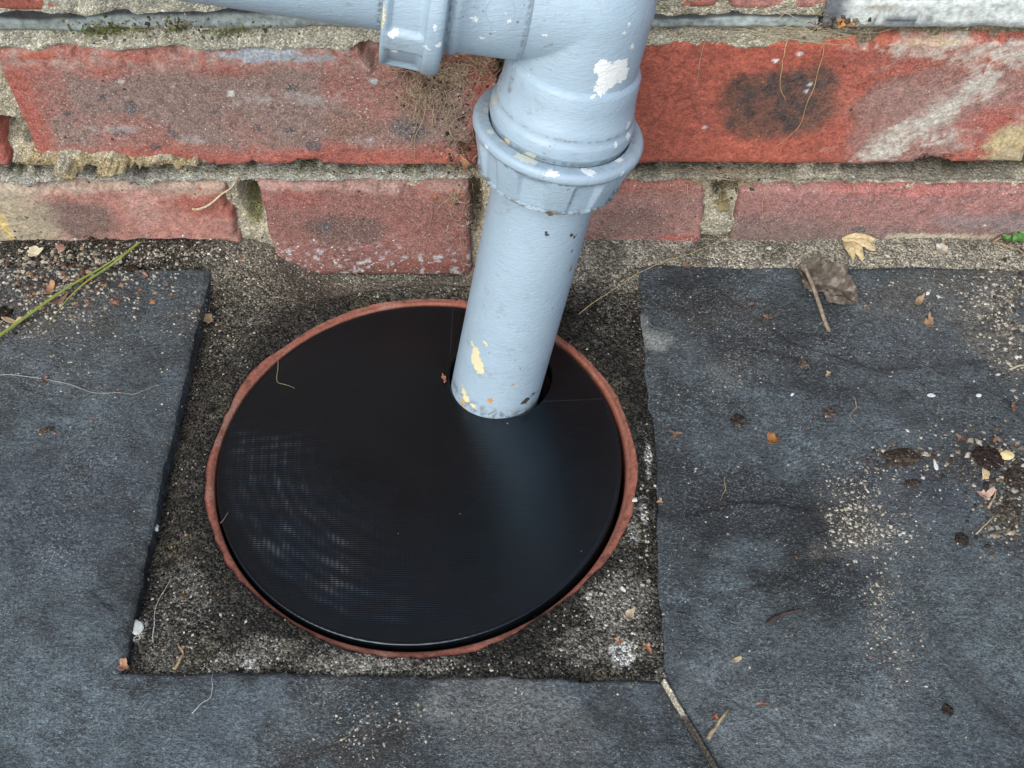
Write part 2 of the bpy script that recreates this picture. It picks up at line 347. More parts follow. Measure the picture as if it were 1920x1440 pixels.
JE = G(1345, 1440, .002); jd = JE - SL_BR; J0 = SL_BR + np.array([-.0005, 0, 0]); J1 = J0 + jd * 5.5; K0 = SL_BR + np.array([.0009, .0003, 0]); K1 = K0 + jd * 5.5
LX0, LY1 = -.48, SL_TL[1]
SEAM = np.array([SL_BL[0] - .01, J1[1], 0])
slab([((LX0, SL_BL[1]), SL_BL, SL_TL, (LX0, LY1 - .004)),
      ((LX0, J1[1]), SEAM, SL_BL, (LX0, SL_BL[1])),
      (SEAM, J1, J0, SL_BL)], .0011, 'slab', lambda x, y, d: paint_slab(x, y, d, left_x), [(SL_TL, SL_BL), (SL_BL, J0), (J0, J1), ((LX0, LY1 - .004), SL_TL)])
RX1 = .2545
def rx(y): return RX1
slab([(SL_BR + np.array([.0009, 0, 0]), (RX1, SL_BR[1]), (RX1, SL_TR[1] - .002), SL_TR),
      (K1, (max(RX1, K1[0] + .05), K1[1]), (RX1, SL_BR[1]), SL_BR + np.array([.0009, 0, 0]))], .0011, 'slab', lambda x, y, d: paint_slab(x, y, d, right_x),
     [(SL_TR, SL_BR), (K0, K1), (SL_TR, (RX1, SL_TR[1] - .002)), ((RX1, SL_BR[1]), (RX1, SL_TR[1] - .002))])
# neighbours outside the frame
for (x0, x1, y0, y1) in ((RX1 + .006, .72, -.55, -.014), (-.95, LX0 - .006, -.55, -.014), (-.95, -.16, -1.1, J1[1] - .008), (-.152, .52, -1.1, J1[1] - .008)):
    slab([((x0, y0), (x1, y0), (x1, y1), (x0, y1))], .006, 'slab', lambda x, y, d: paint_slab(x, y, d), [((x0, y0), (x0, y1)), ((x1, y0), (x1, y1)), ((x0, y1), (x1, y1)), ((x0, y0), (x1, y0))])
# pale grout in the joint that runs from the corner of the cut-out
n = 260; t = np.linspace(0, 1, n); cx = SL_BR[0] + jd[0] * 5.5 * t; cy = SL_BR[1] + jd[1] * 5.5 * t
wv = np.array([jd[1], -jd[0]]); wv = wv / np.linalg.norm(wv); k = np.linspace(-1, 1, 9)
X = cx[:, None] + wv[0] * k[None] * .0014; Y = cy[:, None] + wv[1] * k[None] * .0014
Z = .0032 + (fbm(X, Y, 6, 301, 4) - .5) * .003 - .0035 * np.abs(k)[None] ** 1.5 + 0 * X
c = np.tile(np.array([.60, .57, .46]), (*X.shape, 1)) * (.6 + .8 * fbm(X, Y, 5, 303, 4))[..., None]; c = mixc(c, (.10, .09, .075), sst(.48, .60, fbm(X, Y, 9, 305, 4)))
link('grout', fastmesh('grout', np.stack([X, Y, Z], -1), gridq(n, 9), np.concatenate([c, np.full((*X.shape, 1), .2)], -1).reshape(-1, 4)), M_MORTAR, paving)

# ------------------------------------------------------------------ brick wall
wall = tag(empty('brick_wall', (0, 0, 0)), 'weathered red brick wall with crumbling mortar behind the grey waste pipe', 'wall')
B0 = .0, 0
def brick(x0, x1, z0, z1, seed, paint, res=.0010, yoff=0.0, spall=None, parent=wall, label=None, depth=.05, rad=.0032):
    n = max(4, int((x1 - x0) / res)); m = max(4, int((z1 - z0) / res))
    X, Z = np.meshgrid(np.linspace(x0, x1, n), np.linspace(z0, z1, m))
    ex = np.minimum(X - x0, x1 - X); ez = np.minimum(Z - z0, z1 - Z)
    # edges that wander a little
    fal = np.exp(-np.minimum(ex, ez) / .006)
    Xw = X + (fbm(X, Z, 18, seed, 4) - .5) * .0022 * fal; Zw = Z + (fbm(X, Z, 22, seed + 5, 4) - .5) * .0026 * fal
    d = np.minimum(ex, ez) - np.maximum(0, fbm(X, Z, 13, seed + 9, 5, .6) - .57) * .026
    r = rad * (.7 + .6 * fbm(X, Z, 30, seed + 3, 2))
    t = np.clip(1 - d / r, 0, 1.6)
    Yd = r * (1 - np.sqrt(np.clip(1 - np.minimum(t, 1) ** 2, 0, 1))) + np.maximum(t - 1, 0) * r
    Yd = Yd + (fbm(X, Z, 7, seed + 13, 4) - .5) * .0011 + (fbm(X, Z, 70, seed + 17, 2) - .5) * .0024 + yoff
    if spall is not None: Yd = Yd + spall(X, Z)
    c, al = paint(X, Z, np.minimum(ex, ez))
    V = np.stack([Xw, Yd, Zw], -1).reshape(-1, 3); C = np.concatenate([c, np.broadcast_to(np.asarray(al)[..., None], (*X.shape, 1))], -1).reshape(-1, 4)
    idx = np.arange(n * m).reshape(m, n)
    ring = np.concatenate([idx[0, :-1], idx[:-1, -1], idx[-1, :0:-1], idx[:0:-1, 0]])
    bk = V[ring].copy(); bk[:, 1] = depth; b0 = n * m
    k = len(ring); i = np.arange(k); sq = np.stack([ring, b0 + i, b0 + (i + 1) % k, ring[(i + 1) % k]], -1)
    me = fastmesh('brick', np.concatenate([V, bk]), np.concatenate([gridq(m, n), sq]), np.concatenate([C, C[ring]]))
    o = link('brick', me, M_BRICK, parent)
    if label: o['label'] = label
    return o
def wb(X, Z, px, py, rx, rz, seed, rag=.5, rot=0.0, pw=2):
    q = WL(px, py); dx, dz = (X - q[0]) * 1000, (Z - q[2]) * 1000; ca, sa = math.cos(rot), math.sin(rot)
    d = (np.abs((dx * ca + dz * sa) / rx) ** pw + np.abs((-dx * sa + dz * ca) / rz) ** pw) ** (1 / pw)
    return 1 - sst(.64, 1.08, d + (fbm(X, Z, max(4, (rx + rz) * .3), seed, 6, .66) - .5) * 2.3 * rag)
def wf(X, Z, px, py, rx, rz, seed, rag=.5, rot=0.0, thr=.46):      # the same, broken up into fine flecks
    b = wb(X, Z, px, py, rx, rz, seed, rag, rot); f = fbm(X, Z, 2.6, seed + 31, 3, .7) * .6 + fbm(X * 1 + Z * .8, Z, 7, seed + 37, 3) * .4
    return b * sst(thr, thr + .12, f + .12 * b)
RED, ORR, GREYB, PINK, DUST, BLK = (.325, .086, .062), (.325, .085, .055), (.185, .132, .112), (.34, .155, .125), (.33, .29, .24), (.045, .038, .036)
def base(X, Z, col, seed, var=.35):
    c = np.tile(np.array(col), (*X.shape, 1)); k = fbm(X, Z, 26, seed, 5); return c * (1 - var + 2 * var * k)[..., None]
def p_upper_left(X, Z, e):
    c = base(X, Z, RED, 401); al = .58 + 0 * X
    q0 = sst(.006, .018, e + (fbm(X, Z, 20, 403, 4) - .5) * .012)
    c = mixc(c, GREYB, q0 * (.55 + .5 * sst(.4, .62, fbm(X, Z, 40, 405, 4))).clip(0, 1) * .92); al = al + .35 * q0
    c = mixc(c, RED, wb(X, Z, 330, 285, 40, 7, 407) * .5); c = mixc(c, (.19, .085, .055), wb(X, Z, 660, 235, 14, 9, 408) * .6)
    for px, py, r, s in ((245, 200, 5, 1), (225, 245, 4, 2), (325, 250, 3, 3), (590, 272, 5, 4), (195, 180, 2.5, 5), (550, 170, 4, 6), (290, 275, 3, 7), (130, 215, 3, 8), (400, 210, 2.2, 9), (480, 240, 2.6, 10), (765, 240, 9, 11), (540, 245, 3, 12)):
        c = mixc(c, (.055, .060, .070), wb(X, Z, px, py, r, r * .8, 410 + s, .6) * .75)
    for px, py, rx, rz, s in ((470, 190, 14, 4, 1), (560, 185, 10, 4, 2), (210, 240, 12, 3, 3), (360, 262, 9, 3, 4), (600, 190, 10, 4, 5), (680, 265, 10, 4, 6)):
        c = mixc(c, (.40, .38, .37), wf(X, Z, px, py, rx, rz, 430 + s, .9, 0, .50) * .42)
    top = sst(.112, .120, Z + (fbm(X, Z, 14, 440, 4) - .5) * .008)
    c = mixc(c, (.36, .235, .20), top * (.35 + .6 * sst(.4, .6, fbm(X, Z, 4, 439, 3))))
    c = mixc(c, (.40, .095, .05), wb(X, Z, 85, 105, 9, 2.5, 441) * .9); c = mixc(c, (.38, .12, .085), wb(X, Z, 240, 105, 12, 3, 442) * .9)
    c = mixc(c, (.36, .42, .48), wf(X, Z, 500, 105, 20, 3.6, 443, .7, 0, .38) * .9); c = mixc(c, (.30, .36, .40), wf(X, Z, 590, 112, 12, 2.6, 444, .8, 0, .4) * .7)
    c = mixc(c, (.55, .62, .58), wb(X, Z, 433, 176, 1.6, 1.8, 445, .6)); c = mixc(c, (.5, .48, .40), wb(X, Z, 226, 152, 2.2, 1.4, 446, .6)); c = mixc(c, (.42, .50, .50), wb(X, Z, 700, 153, 2.4, 1.6, 447, .8))
    return c, al
def p_upper_right(X, Z, e):
    c = base(X, Z, ORR, 451, .3); al = .16 + .5 * sst(.11, .2, X)
    c = mixc(c, (.25, .075, .058), sst(.45, .65, fbm(X, Z, 45, 452, 4)) * .7)
    dk = wb(X, Z, 1458, 194, 30, 21, 453, .22, .12, 4); c = mixc(c, (.115, .058, .042), dk * .95)
    c = mixc(c, BLK, dk * sst(.48, .62, fbm(X, Z, 7, 455, 6, .65)) * .85)
    c = mixc(c, (.15, .075, .055), wb(X, Z, 1690, 180, 30, 12, 456, .5, .5) * .6)
    c = mixc(c, (.36, .30, .25), sst(.135, .175, X) * sst(.52, .66, fbm(X * .8 + Z * .5, (Z * .85 - X * .5) * 2.6, 20, 490, 5, .6)) * .45)
    c = mixc(c, (.25, .14, .12), wb(X, Z, 1760, 215, 44, 28, 457, .55, .5) * .85)
    for px, py, rx, rz, s in ((1770, 205, 26, 6, 1), (1720, 245, 22, 7, 2), (1680, 265, 20, 5, 3), (1820, 165, 14, 6, 4), (1760, 90, 34, 4, 5), (1880, 110, 20, 6, 6), (1650, 280, 16, 4, 7), (1800, 260, 16, 5, 8)):
        c = mixc(c, (.47, .45, .39), wf(X, Z, px, py, rx * 1.15, rz * 1.35, 460 + s, .95, .55 if s in (1, 2, 3, 4) else 0, .45) * (.30 + .55 * sst(.38, .62, fbm(X * .8 + Z * .5, (Z * .85 - X * .5) * 3.2, 15, 480 + s, 4))))
    c = mixc(c, (.42, .34, .18), wb(X, Z, 1895, 262, 15, 11, 469, .5)); c = mixc(c, (.40, .33, .19), wb(X, Z, 1905, 300, 16, 6, 470, .6))
    c = mixc(c, (.33, .055, .035), wb(X, Z, 1840, 240, 14, 12, 471, .4, .8) * .55)
    c = mixc(c, (.43, .34, .22), wb(X, Z, 1760, 80, 16, 2.2, 472, .9) * .8); c = mixc(c, (.50, .50, .48), wb(X, Z, 1840, 62, 46, 2.0, 473, .5) * .85)
    c = mixc(c, (.40, .105, .055), wb(X, Z, 1450, 78, 60, 3, 474, .4) * .7)
    for px, py, s in ((1520, 160, 1), (1512, 172, 2), (1455, 115, 3), (1322, 240, 4), (1500, 102, 5)): c = mixc(c, (.55, .58, .6), wb(X, Z, px, py, 1.6, 1.2, 475 + s, .6))
    return c, al
def p_low_left(X, Z, e):
    c = base(X, Z, PINK, 501, .3); al = .55 + 0 * X
    c = mixc(c, (.13, .085, .07), wb(X, Z, 130, 410, 28, 16, 502, .45) * .9); c = mixc(c, (.36, .32, .22), (1 - sst(-.262, -.236, X + (fbm(X, Z, 16, 503, 3) - .5) * .02)) * .9)
    c = mixc(c, (.55, .42, .14), wb(X, Z, 8, 425, 3, 12, 504, .7) * .8); c = mixc(c, (.30, .07, .045), wb(X, Z, 400, 380, 22, 14, 505, .5) * .7); c = mixc(c, (.24, .08, .045), wb(X, Z, 385, 350, 12, 4, 506, .5) * .8)
    c = mixc(c, (.40, .33, .26), sst(.036, .043, Z + (fbm(X, Z, 10, 507, 3) - .5) * .012) * .7); c = mixc(c, (.34, .26, .22), (1 - sst(-.008, .012, Z + (fbm(X, Z, 10, 508, 3) - .5) * .012)) * .5)
    c = mixc(c, (.42, .26, .22), wb(X, Z, 270, 390, 10, 14, 509, .7) * .5)
    return c, al
def p_header_a(X, Z, e):
    c = base(X, Z, (.225, .092, .076), 511, .3); al = .75 + 0 * X
    c = mixc(c, (.085, .055, .048), wb(X, Z, 640, 430, 24, 14, 512, .5) * .7); c = mixc(c, (.26, .062, .048), wb(X, Z, 560, 370, 16, 9, 513, .5) * .6); c = mixc(c, (.26, .07, .05), wb(X, Z, 800, 500, 26, 5, 514, .5) * .6)
    c = mixc(c, (.055, .062, .07), wb(X, Z, 610, 428, 4, 4, 515, .6) * .8); c = mixc(c, (.42, .28, .24), sst(.038, .045, Z + (fbm(X, Z, 9, 516, 3) - .5) * .008) * .6)
    fl = (1 - sst(-.012, .012, Z)) * sst(.66, .70, fbm(X, Z, 2.6, 518, 2)); c = mixc(c, (.55, .58, .60), fl * .8)
    return c, al
def p_header_b(X, Z, e):
    c = base(X, Z, (.26, .125, .105), 521, .3); al = .9 + 0 * X
    c = mixc(c, (.33, .085, .055), sst(.034, .043, Z) * .6); c = mixc(c, (.15, .085, .07), wb(X, Z, 1180, 420, 20, 12, 522, .5) * .7); c = mixc(c, (.30, .06, .045), wb(X, Z, 1290, 450, 16, 3, 523, .5) * .8); c = mixc(c, (.14, .075, .055), wb(X, Z, 1110, 450, 12, 5, 524, .5) * .7)
    return c, al
def p_low_right(X, Z, e):
    c = base(X, Z, (.28, .125, .112), 531, .3); al = .75 + 0 * X
    low = 1 - sst(.006, .030, Z + (fbm(X, Z, 26, 532, 4) - .5) * .022); c = mixc(c, (.135, .098, .085), low * .85)
    c = mixc(c, (.34, .085, .07), wb(X, Z, 1700, 360, 40, 5, 533, .6) * .5); c = mixc(c, (.055, .06, .07), wb(X, Z, 1610, 432, 5, 3, 534, .6) * .8)
    c = mixc(c, (.42, .38, .27), wb(X, Z, 1740, 447, 30, 2.6, 535, .8) * .9); c = mixc(c, (.17, .155, .16), wb(X, Z, 1880, 420, 34, 8, 536, .5) * .6)
    return c, al
def p_plain(seed):
    pal = [(.20, .085, .065), (.15, .085, .07), (.17, .08, .065), (.13, .085, .075)][seed % 4] if seed != 1 and seed != 2 else RED
    def f(X, Z, e):
        c = base(X, Z, pal, 541 + seed, .35); c = mixc(c, GREYB, sst(.008, .02, e) * sst(.4, .6, fbm(X, Z, 50, 600 + seed, 3)) * .7); return c, .5 + 0 * X
    return f
def spall_ul(X, Z):
    b = wb(X, Z, 700, 105, 6, 8, 701, .5) + wb(X, Z, 850, 150, 26, 13, 702, .6) + wb(X, Z, 900, 280, 9, 12, 703, .6)
    f = np.floor(fbm(X, Z, 11, 704, 2) * 6) / 6
    return np.clip(b, 0, 1) * (.0035 + .009 * f)
LZ0, LZ1, UZ0, UZ1 = -.022, .0448, .0578, .1285
brick(-.240, -.016, UZ0, UZ1 - .002, 801, p_upper_left, spall=spall_ul, label='large red brick with a dark grey smoky face, left of the pipe')
brick(-.004, .2375, UZ0, UZ1 + .003, 811, p_upper_right, label='large orange red brick with a dark burnt patch, right of the pipe', rad=.0048)
brick(-.375, -.1525, .002, LZ1 - .0005, 821, p_low_left, label='pinkish low brick at the left with yellow staining', yoff=.0005)
brick(-.137, -.0315, LZ0, LZ1, 831, p_header_a, label='dark red header brick above the mortar, left of the pipe')
brick(-.020, .0885, -.004, LZ1 + .0006, 841, p_header_b, yoff=.001, label='dusty header brick right of the pipe')
brick(.1030, .331, -.002, LZ1 - .003, 851, p_low_right, yoff=.0008, label='mauve brown low brick at the right')
brick(-.480, -.2545, UZ0, UZ1, 861, p_plain(1)); brick(.249, .474, UZ0, UZ1, 871, p_plain(2), res=.003)
TZ = .1478
def p_top(X, Z, e):
    c = base(X, Z, (.36, .10, .065), 881, .3); c = mixc(c, (.42, .25, .22), sst(.05, .1, X) * .5); return c, .4 + 0 * X
brick(-.168, .050, TZ - .001, TZ + .066, 882, p_top, res=.002); brick(.062, .140, TZ - .0025, TZ + .066, 884, p_top, res=.0015); brick(-.398, -.1775, TZ - .0025, TZ + .066, 883, p_top, res=.0015)
brick(.180, .400, TZ + .010, TZ + .066, 885, p_top, res=.003)
# courses above and beside the frame
k = 0
for row in range(0, 11):
    z0 = (LZ1 - .066, UZ0, TZ)[row] if row < 3 else TZ + .0757 * (row - 2)
    x = -1.02 + (.115 if row % 2 else 0)
    while x < 1.0:
        L = .224 if row != 0 or k % 2 else .106; x1 = x + L; k += 1
        if not (row < 3 and x1 > -.49 and x < .48):
            if row >= 3 or x1 < -.49 or x > .48: brick(x, x1, z0, z0 + .065, 900 + k, p_plain(k % 13), res=.012)
        x = x1 + .011
# ---- mortar of the wall: one rough sheet that stands back in the joints and smears over some bricks
mx = np.arange(-.30, .3001, .0009); mz = np.arange(-.035, .1701, .0009)
X, Z = np.meshgrid(mx, mz)
rec = .0055 + 0 * X
gap = sst(.0484, .0499, Z + (fbm(X, Z, 14, 1009, 4) - .5) * .0030) * (1 - sst(.0600, .0612, Z)) * sst(.26, .40, fbm(X, Z * .3, 26, 1012, 4) + .2 * sst(-.2, -.15, X) * (1 - sst(-.06, -.03, X)))
rec = rec - .0033 * sst(.0450, .0468, Z) * (1 - sst(.0486, .0500, Z)) + .019 * gap
def jb(px, py, rx, rz, s, rag=.3, rot=0): return wb(X, Z, px, py, rx, rz, s, rag, rot)
rec = rec + .030 * sst(.2, .8, jb(470, 388, 7.0, 15, 1002, .2))                           # raked out perpend
rec = rec - .001 * jb(470, 452, 8, 5, 1003)
rec = rec + .030 * sst(.2, .8, jb(1362, 362, 6.5, 8, 1004)) - .0045 * sst(0, .6, jb(1345, 425, 9, 8, 1033)) + .011 * jb(180, 325, 9, 3, 1005) + .012 * jb(350, 325, 12, 2.6, 1006)
rec = rec + .022 * jb(845, 150, 40, 20, 1031, .4) + .02 * jb(700, 105, 10, 9, 1032)
rec = rec + .009 * jb(1700, 322, 100, 1.6, 1007, .5) + .009 * jb(1450, 322, 70, 1.6, 1008, .5) + .010 * jb(20, 255, 9, 8, 1009)
rec = rec + .010 * jb(890, 400, 4, 22, 1010) + .008 * jb(890, 300, 5, 14, 1011)
rec = rec - (.0092) * sst(0, .5, jb(95, 303, 17, 8, 1012, .5)) - .0090 * sst(0, .5, jb(190, 294, 24, 4.8, 1013, .7)) - .0086 * sst(0, .5, jb(290, 302, 22, 4.0, 1014, .7)) - .0055 * jb(250, 335, 18, 2.6, 1015, .5) - .0060 * jb(60, 330, 22, 4.5, 1016, .5)
top = sst(.1225, .1280, Z + (fbm(X, Z, 15, 1020, 4) - .5) * .006)
rec = rec - top * (.0045 - .004 * sst(.12, .16, X))                            # bed under the slate course stands almost flush
rec = rec - .0028 * top * (1 - sst(-.06, .0, X)) * sst(.35, .6, fbm(X, Z, 16, 1022, 3))
rec = rec + .006 * jb(1450, 45, 60, 4, 1023, .8) * sst(.4, .6, fbm(X, Z, 7, 1024, 3))
rec = rec + (fbm(X, Z, 10, 1030, 4) - .5) * .0050 + (fbm(X, Z, 3, 1035, 3) - .5) * .0014
c = np.tile(np.array([.58, .54, .42]), (*X.shape, 1)) * (.7 + .6 * fbm(X, Z, 18, 1040, 4))[..., None]
c = mixc(c, (.48, .49, .45), sst(.0435, .045, Z) * (1 - sst(.0485, .0505, Z)) * (1 - sst(-.05, .02, X)) * .75)
sm = np.clip(jb(95, 303, 18, 8.5, 1012, .5) + jb(190, 294, 25, 5.2, 1013, .7) + jb(290, 302, 23, 4.4, 1014, .7), 0, 1); c = mixc(c, (.46, .37, .20), sm * .85)
c = mixc(c, (.70, .68, .56), top * (1 - sst(-.10, .0, X)) * .85); c = mixc(c, (.21, .175, .11), top * sst(.12, .15, X) * .8)
for px, py, rx, rz, s in ((190, 55, 14, 5, 1), (225, 45, 7, 4, 2), (330, 48, 7, 3, 3), (440, 55, 12, 3, 4), (490, 45, 9, 3, 5), (370, 318, 16, 1.6, 6), (420, 318, 10, 1.6, 7), (470, 410, 5, 12, 8), (265, 55, 4, 4, 9)):
    c = mixc(c, (.15, .17, .035), jb(px, py, rx, rz, 1050 + s, .7) * .75)
for px, py, rx, rz, s in ((330, 42, 6, 4, 1), (15, 255, 7, 5, 2), (890, 380, 4, 24, 3), (1360, 360, 7, 6, 4), (1250, 45, 24, 3, 5), (1560, 45, 12, 4, 6), (60, 275, 6, 2, 7), (1500, 318, 60, 1.2, 8)):
    c = mixc(c, (.045, .04, .03), jb(px, py, rx, rz, 1070 + s, .7) * .7)
c = mixc(c, (.30, .24, .11), jb(1355, 392, 5, 4, 1081) * .9)
c = mixc(c, (.27, .25, .205), sst(.043, .0445, Z) * (1 - sst(.058, .06, Z)) * sst(-.03, .03, X) * (.5 + .5 * sst(.35, .6, fbm(X, Z, 14, 1095, 4)))); c = mixc(c, (.06, .052, .038), np.clip(jb(1362, 360, 7.5, 9, 1096, .4) * 1.2, 0, 1) * .9); dr = sst(.012, .020, rec) * (1 - gap) * (X > .05); c = mixc(c, (.075, .066, .045), dr * .75)  # right perpend and deep recesses: debris colour plus shade painted in by depth
dp = sst(.0050, .0085, rec) * np.clip(gap * 2, 0, 1); c = mixc(c, (.060, .056, .030), dp * .9); c = mixc(c, (.10, .12, .03), dp * .7 * sst(.52, .64, fbm(X, Z, 12, 1090, 4)) * (1 - sst(-.05, .0, X))); al = .25 + 0 * X  # joint shade under the upper bricks put into the colour by depth, some moss
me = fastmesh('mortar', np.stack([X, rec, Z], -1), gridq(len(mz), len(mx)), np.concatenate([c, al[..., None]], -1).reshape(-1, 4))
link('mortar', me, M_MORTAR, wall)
Xb, Zb = np.meshgrid(np.array([-1.1, -.302, .302, 1.1]), np.array([-.08, .95])); Vb = np.stack([Xb, .009 + 0 * Xb, Zb], -1); cb = np.tile([.25, .22, .18, .2], (8, 1))
link('mortar', fastmesh('mortar', Vb, [(0, 1, 5, 4), (2, 3, 7, 6)], cb), M_MORTAR, wall)
Vb = np.array([(-.302, .009, .169), (.302, .009, .169), (.302, .009, .95), (-.302, .009, .95)]); link('mortar', fastmesh('mortar', Vb, [(0, 1, 2, 3)], cb[:4]), M_MORTAR, wall)
link('wall_core', fastmesh('wall_core', [(x, y, z) for x in (-1.1, 1.1) for y in (.03, .24) for z in (-.09, .95)], [(0, 1, 3, 2), (4, 6, 7, 5), (0, 4, 5, 1), (2, 3, 7, 6), (1, 5, 7, 3), (0, 2, 6, 4)], np.tile([.2, .18, .15, .1], (8, 1)), False), M_MORTAR, wall)
# ---- damp course of slates
def dpc(x0, x1, zf, th, yfront, seed, paint):
    xs = np.arange(x0, x1, .001); ks = np.array([-.4, 0, 0, .25, .5, .75, 1, 1, 1.4])
    X = np.repeat(xs[None], len(ks), 0); z0 = np.array([zf(v) for v in xs]); t = th * (.75 + .5 * fbm(xs, xs * 0, 40, seed, 3))
    kk = np.clip(ks, 0, 1)[:, None]
    Z = z0[None] + t[None] * kk + (fbm(X, kk * .01 + 0 * X, 12, seed + 2, 3) - .5) * .0012
    Y = yfront + (fbm(X, kk * .012 + 0 * X, 20, seed + 4, 4) - .5) * .0030 + 0 * X
    Y[0] = Y[-1] = .03; Y[1] += .0006; Y[7] += .0008
    c, al = paint(X, Z, kk + 0 * X)
    me = fastmesh('damp_course_slate', np.stack([X, Y, Z], -1), gridq(len(ks), len(xs)), np.concatenate([c, np.full((*X.shape, 1), al)], -1).reshape(-1, 4))
    return link('damp_course_slate', me, M_DPC, wall)
def p_dpc(X, Z, k):
    c = np.tile(np.array([.25, .29, .28]), (*X.shape, 1)) * (.4 + 1.2 * fbm(X, Z * 14, 14, 1101, 5, .65))[..., None]
    c = mixc(c, (.33, .33, .28), (np.abs(k) < .1) * .8); c = mixc(c, (.26, .29, .28), (1 - sst(-.19, -.15, X)) * .6 * sst(.3, .7, fbm(X, Z * 6, 20, 1103, 3))); c = mixc(c, (.02, .022, .024), (k > .9) * .85)
    return c, .2
def p_dpcw(X, Z, k):
    c = np.tile(np.array([.52, .56, .54]), (*X.shape, 1)) * (.75 + .4 * fbm(X, Z * 3, 10, 1111, 4))[..., None]
    c = mixc(c, (.06, .07, .085), wb(X, Z, 1690, 28, 12, 1.6, 1112, .7)); c = mixc(c, (.06, .07, .085), (1 - sst(.128, .137, X)) * .9); c = mixc(c, (.28, .25, .20), wb(X, Z, 1660, 5, 8, 3, 1113, .6) * .6)
    return c, .2
dpc(-.30, -.01, lambda x: .1385 + (.0012 if x > -.19 else 0), .0068, -.0034, 1120, p_dpc)
dpc(-.008, .1225, lambda x: .1378, .0046, -.0008, 1130, p_dpc)
dpc(.1235, .300, lambda x: .1392, .0135, -.0030, 1140, p_dpcw)

# ------------------------------------------------------------------ clay drain
def lathe(prof, nseg=160, origin=(0, 0, 0), axis=(0, 0, 1), xdir=(1, 0, 0), close=False, rfun=None):
    a = np.array(axis, float); a /= np.linalg.norm(a); x = np.array(xdir, float); x -= x.dot(a) * a; x /= np.linalg.norm(x); y = np.cross(a, x)
    t = np.linspace(0, 2 * np.pi, nseg, endpoint=False); V = []
    for (s, r) in prof:
        rr_ = r + (rfun(t, s) if rfun else 0)
        V.append(np.array(origin) + a * s + (np.cos(t)[:, None] * x + np.sin(t)[:, None] * y) * np.broadcast_to(rr_, t.shape)[:, None])
    n = len(prof); i = np.arange(n - 1)[:, None] * nseg; j = np.arange(nseg)[None]
    q = np.stack([i + j, i + (j + 1) % nseg, i + nseg + (j + 1) % nseg, i + nseg + j], -1).reshape(-1, 4)
    return np.concatenate(V), q
drain = empty('clay_drain', (RC[0], RC[1], 0)); tag(drain, 'terracotta clay drain pipe mouth set in mortar round the black cover', 'drain')
prof = [(-.075, R_IN - .001)] + [(z, R_IN + .0002) for z in (-.05, -.03, -.012, -.006, -.0045, -.0037, -.0030, -.0022, -.0012)] + [(-.0004, R_IN + .0004), (.0003, R_IN + .0012), (.0004, .0970), (.0004, .100), (.0003, .102), (-.0004, R_OUT), (-.03, R_OUT)]
V, q = lathe(prof, 360); rnz = fbm(V[:, 0], V[:, 1], 5, 1201, 4)
rad_ = np.hypot(V[:, 0], V[:, 1]); V[:, 2] += np.where(rad_ > R_IN + .0008, (rnz - .5) * .0004, 0); th_ = np.arctan2(V[:, 1], V[:, 0]); bev = np.exp(-(np.abs(th_ + .25) / .95) ** 4); low = np.clip((-.0002 - V[:, 2]) / .0035, 0, 1) * (rad_ < .0952); kx = (rad_ - .0010 * low * bev) / rad_; V[:, 0] *= kx; V[:, 1] *= kx
th_ = np.arctan2(V[:, 1], V[:, 0]); 
c = np.tile(np.array([.265, .098, .068]), (len(V), 1)) * (.75 + .5 * rnz)[:, None]; c = mixc(c, (.035, .024, .02), sst(.64, .70, fbm(V[:, 0], V[:, 1], 2.6, 1205, 3)) * .7 * (rad_ > .0958)); c = mixc(c, (.04, .025, .02), np.exp(-((rad_ - .0954) / .0004) ** 2) * sst(.35, .55, rnz) * .7); c = mixc(c, (.03, .02, .016), 1 - sst(-.03, -.006, V[:, 2] + (rnz - .5) * .004))
c = mixc(c, (.02, .018, .016), np.exp(-((th_ + .98) / .045) ** 2) * .95)
c = mixc(c, (.33, .19, .15), sst(.55, .7, fbm(V[:, 0], V[:, 1], 14, 1208, 3)) * .45)
m = MT('terracotta'); cc, _ = m.attr(); cc = m.mix(1.0, cc, _grey(m, m.mr(m.noise(600, 4, .6), .3, .7, .75, 1.25)), 'MULTIPLY'); M_CLAY = m.out(cc, .8, m.bump(m.noise(700, 4, .6), .0006, .8), .3)
link('rim', fastmesh('rim', V, q, np.concatenate([c, np.ones((len(c), 1))], -1)), M_CLAY, drain)
V, q = lathe([(-.07, .0001), (-.07, .099)], 48); link('drain_floor', fastmesh('drain_floor', V, q, np.tile([.02, .018, .016, 0], (len(V), 1))), M_CLAY, drain)

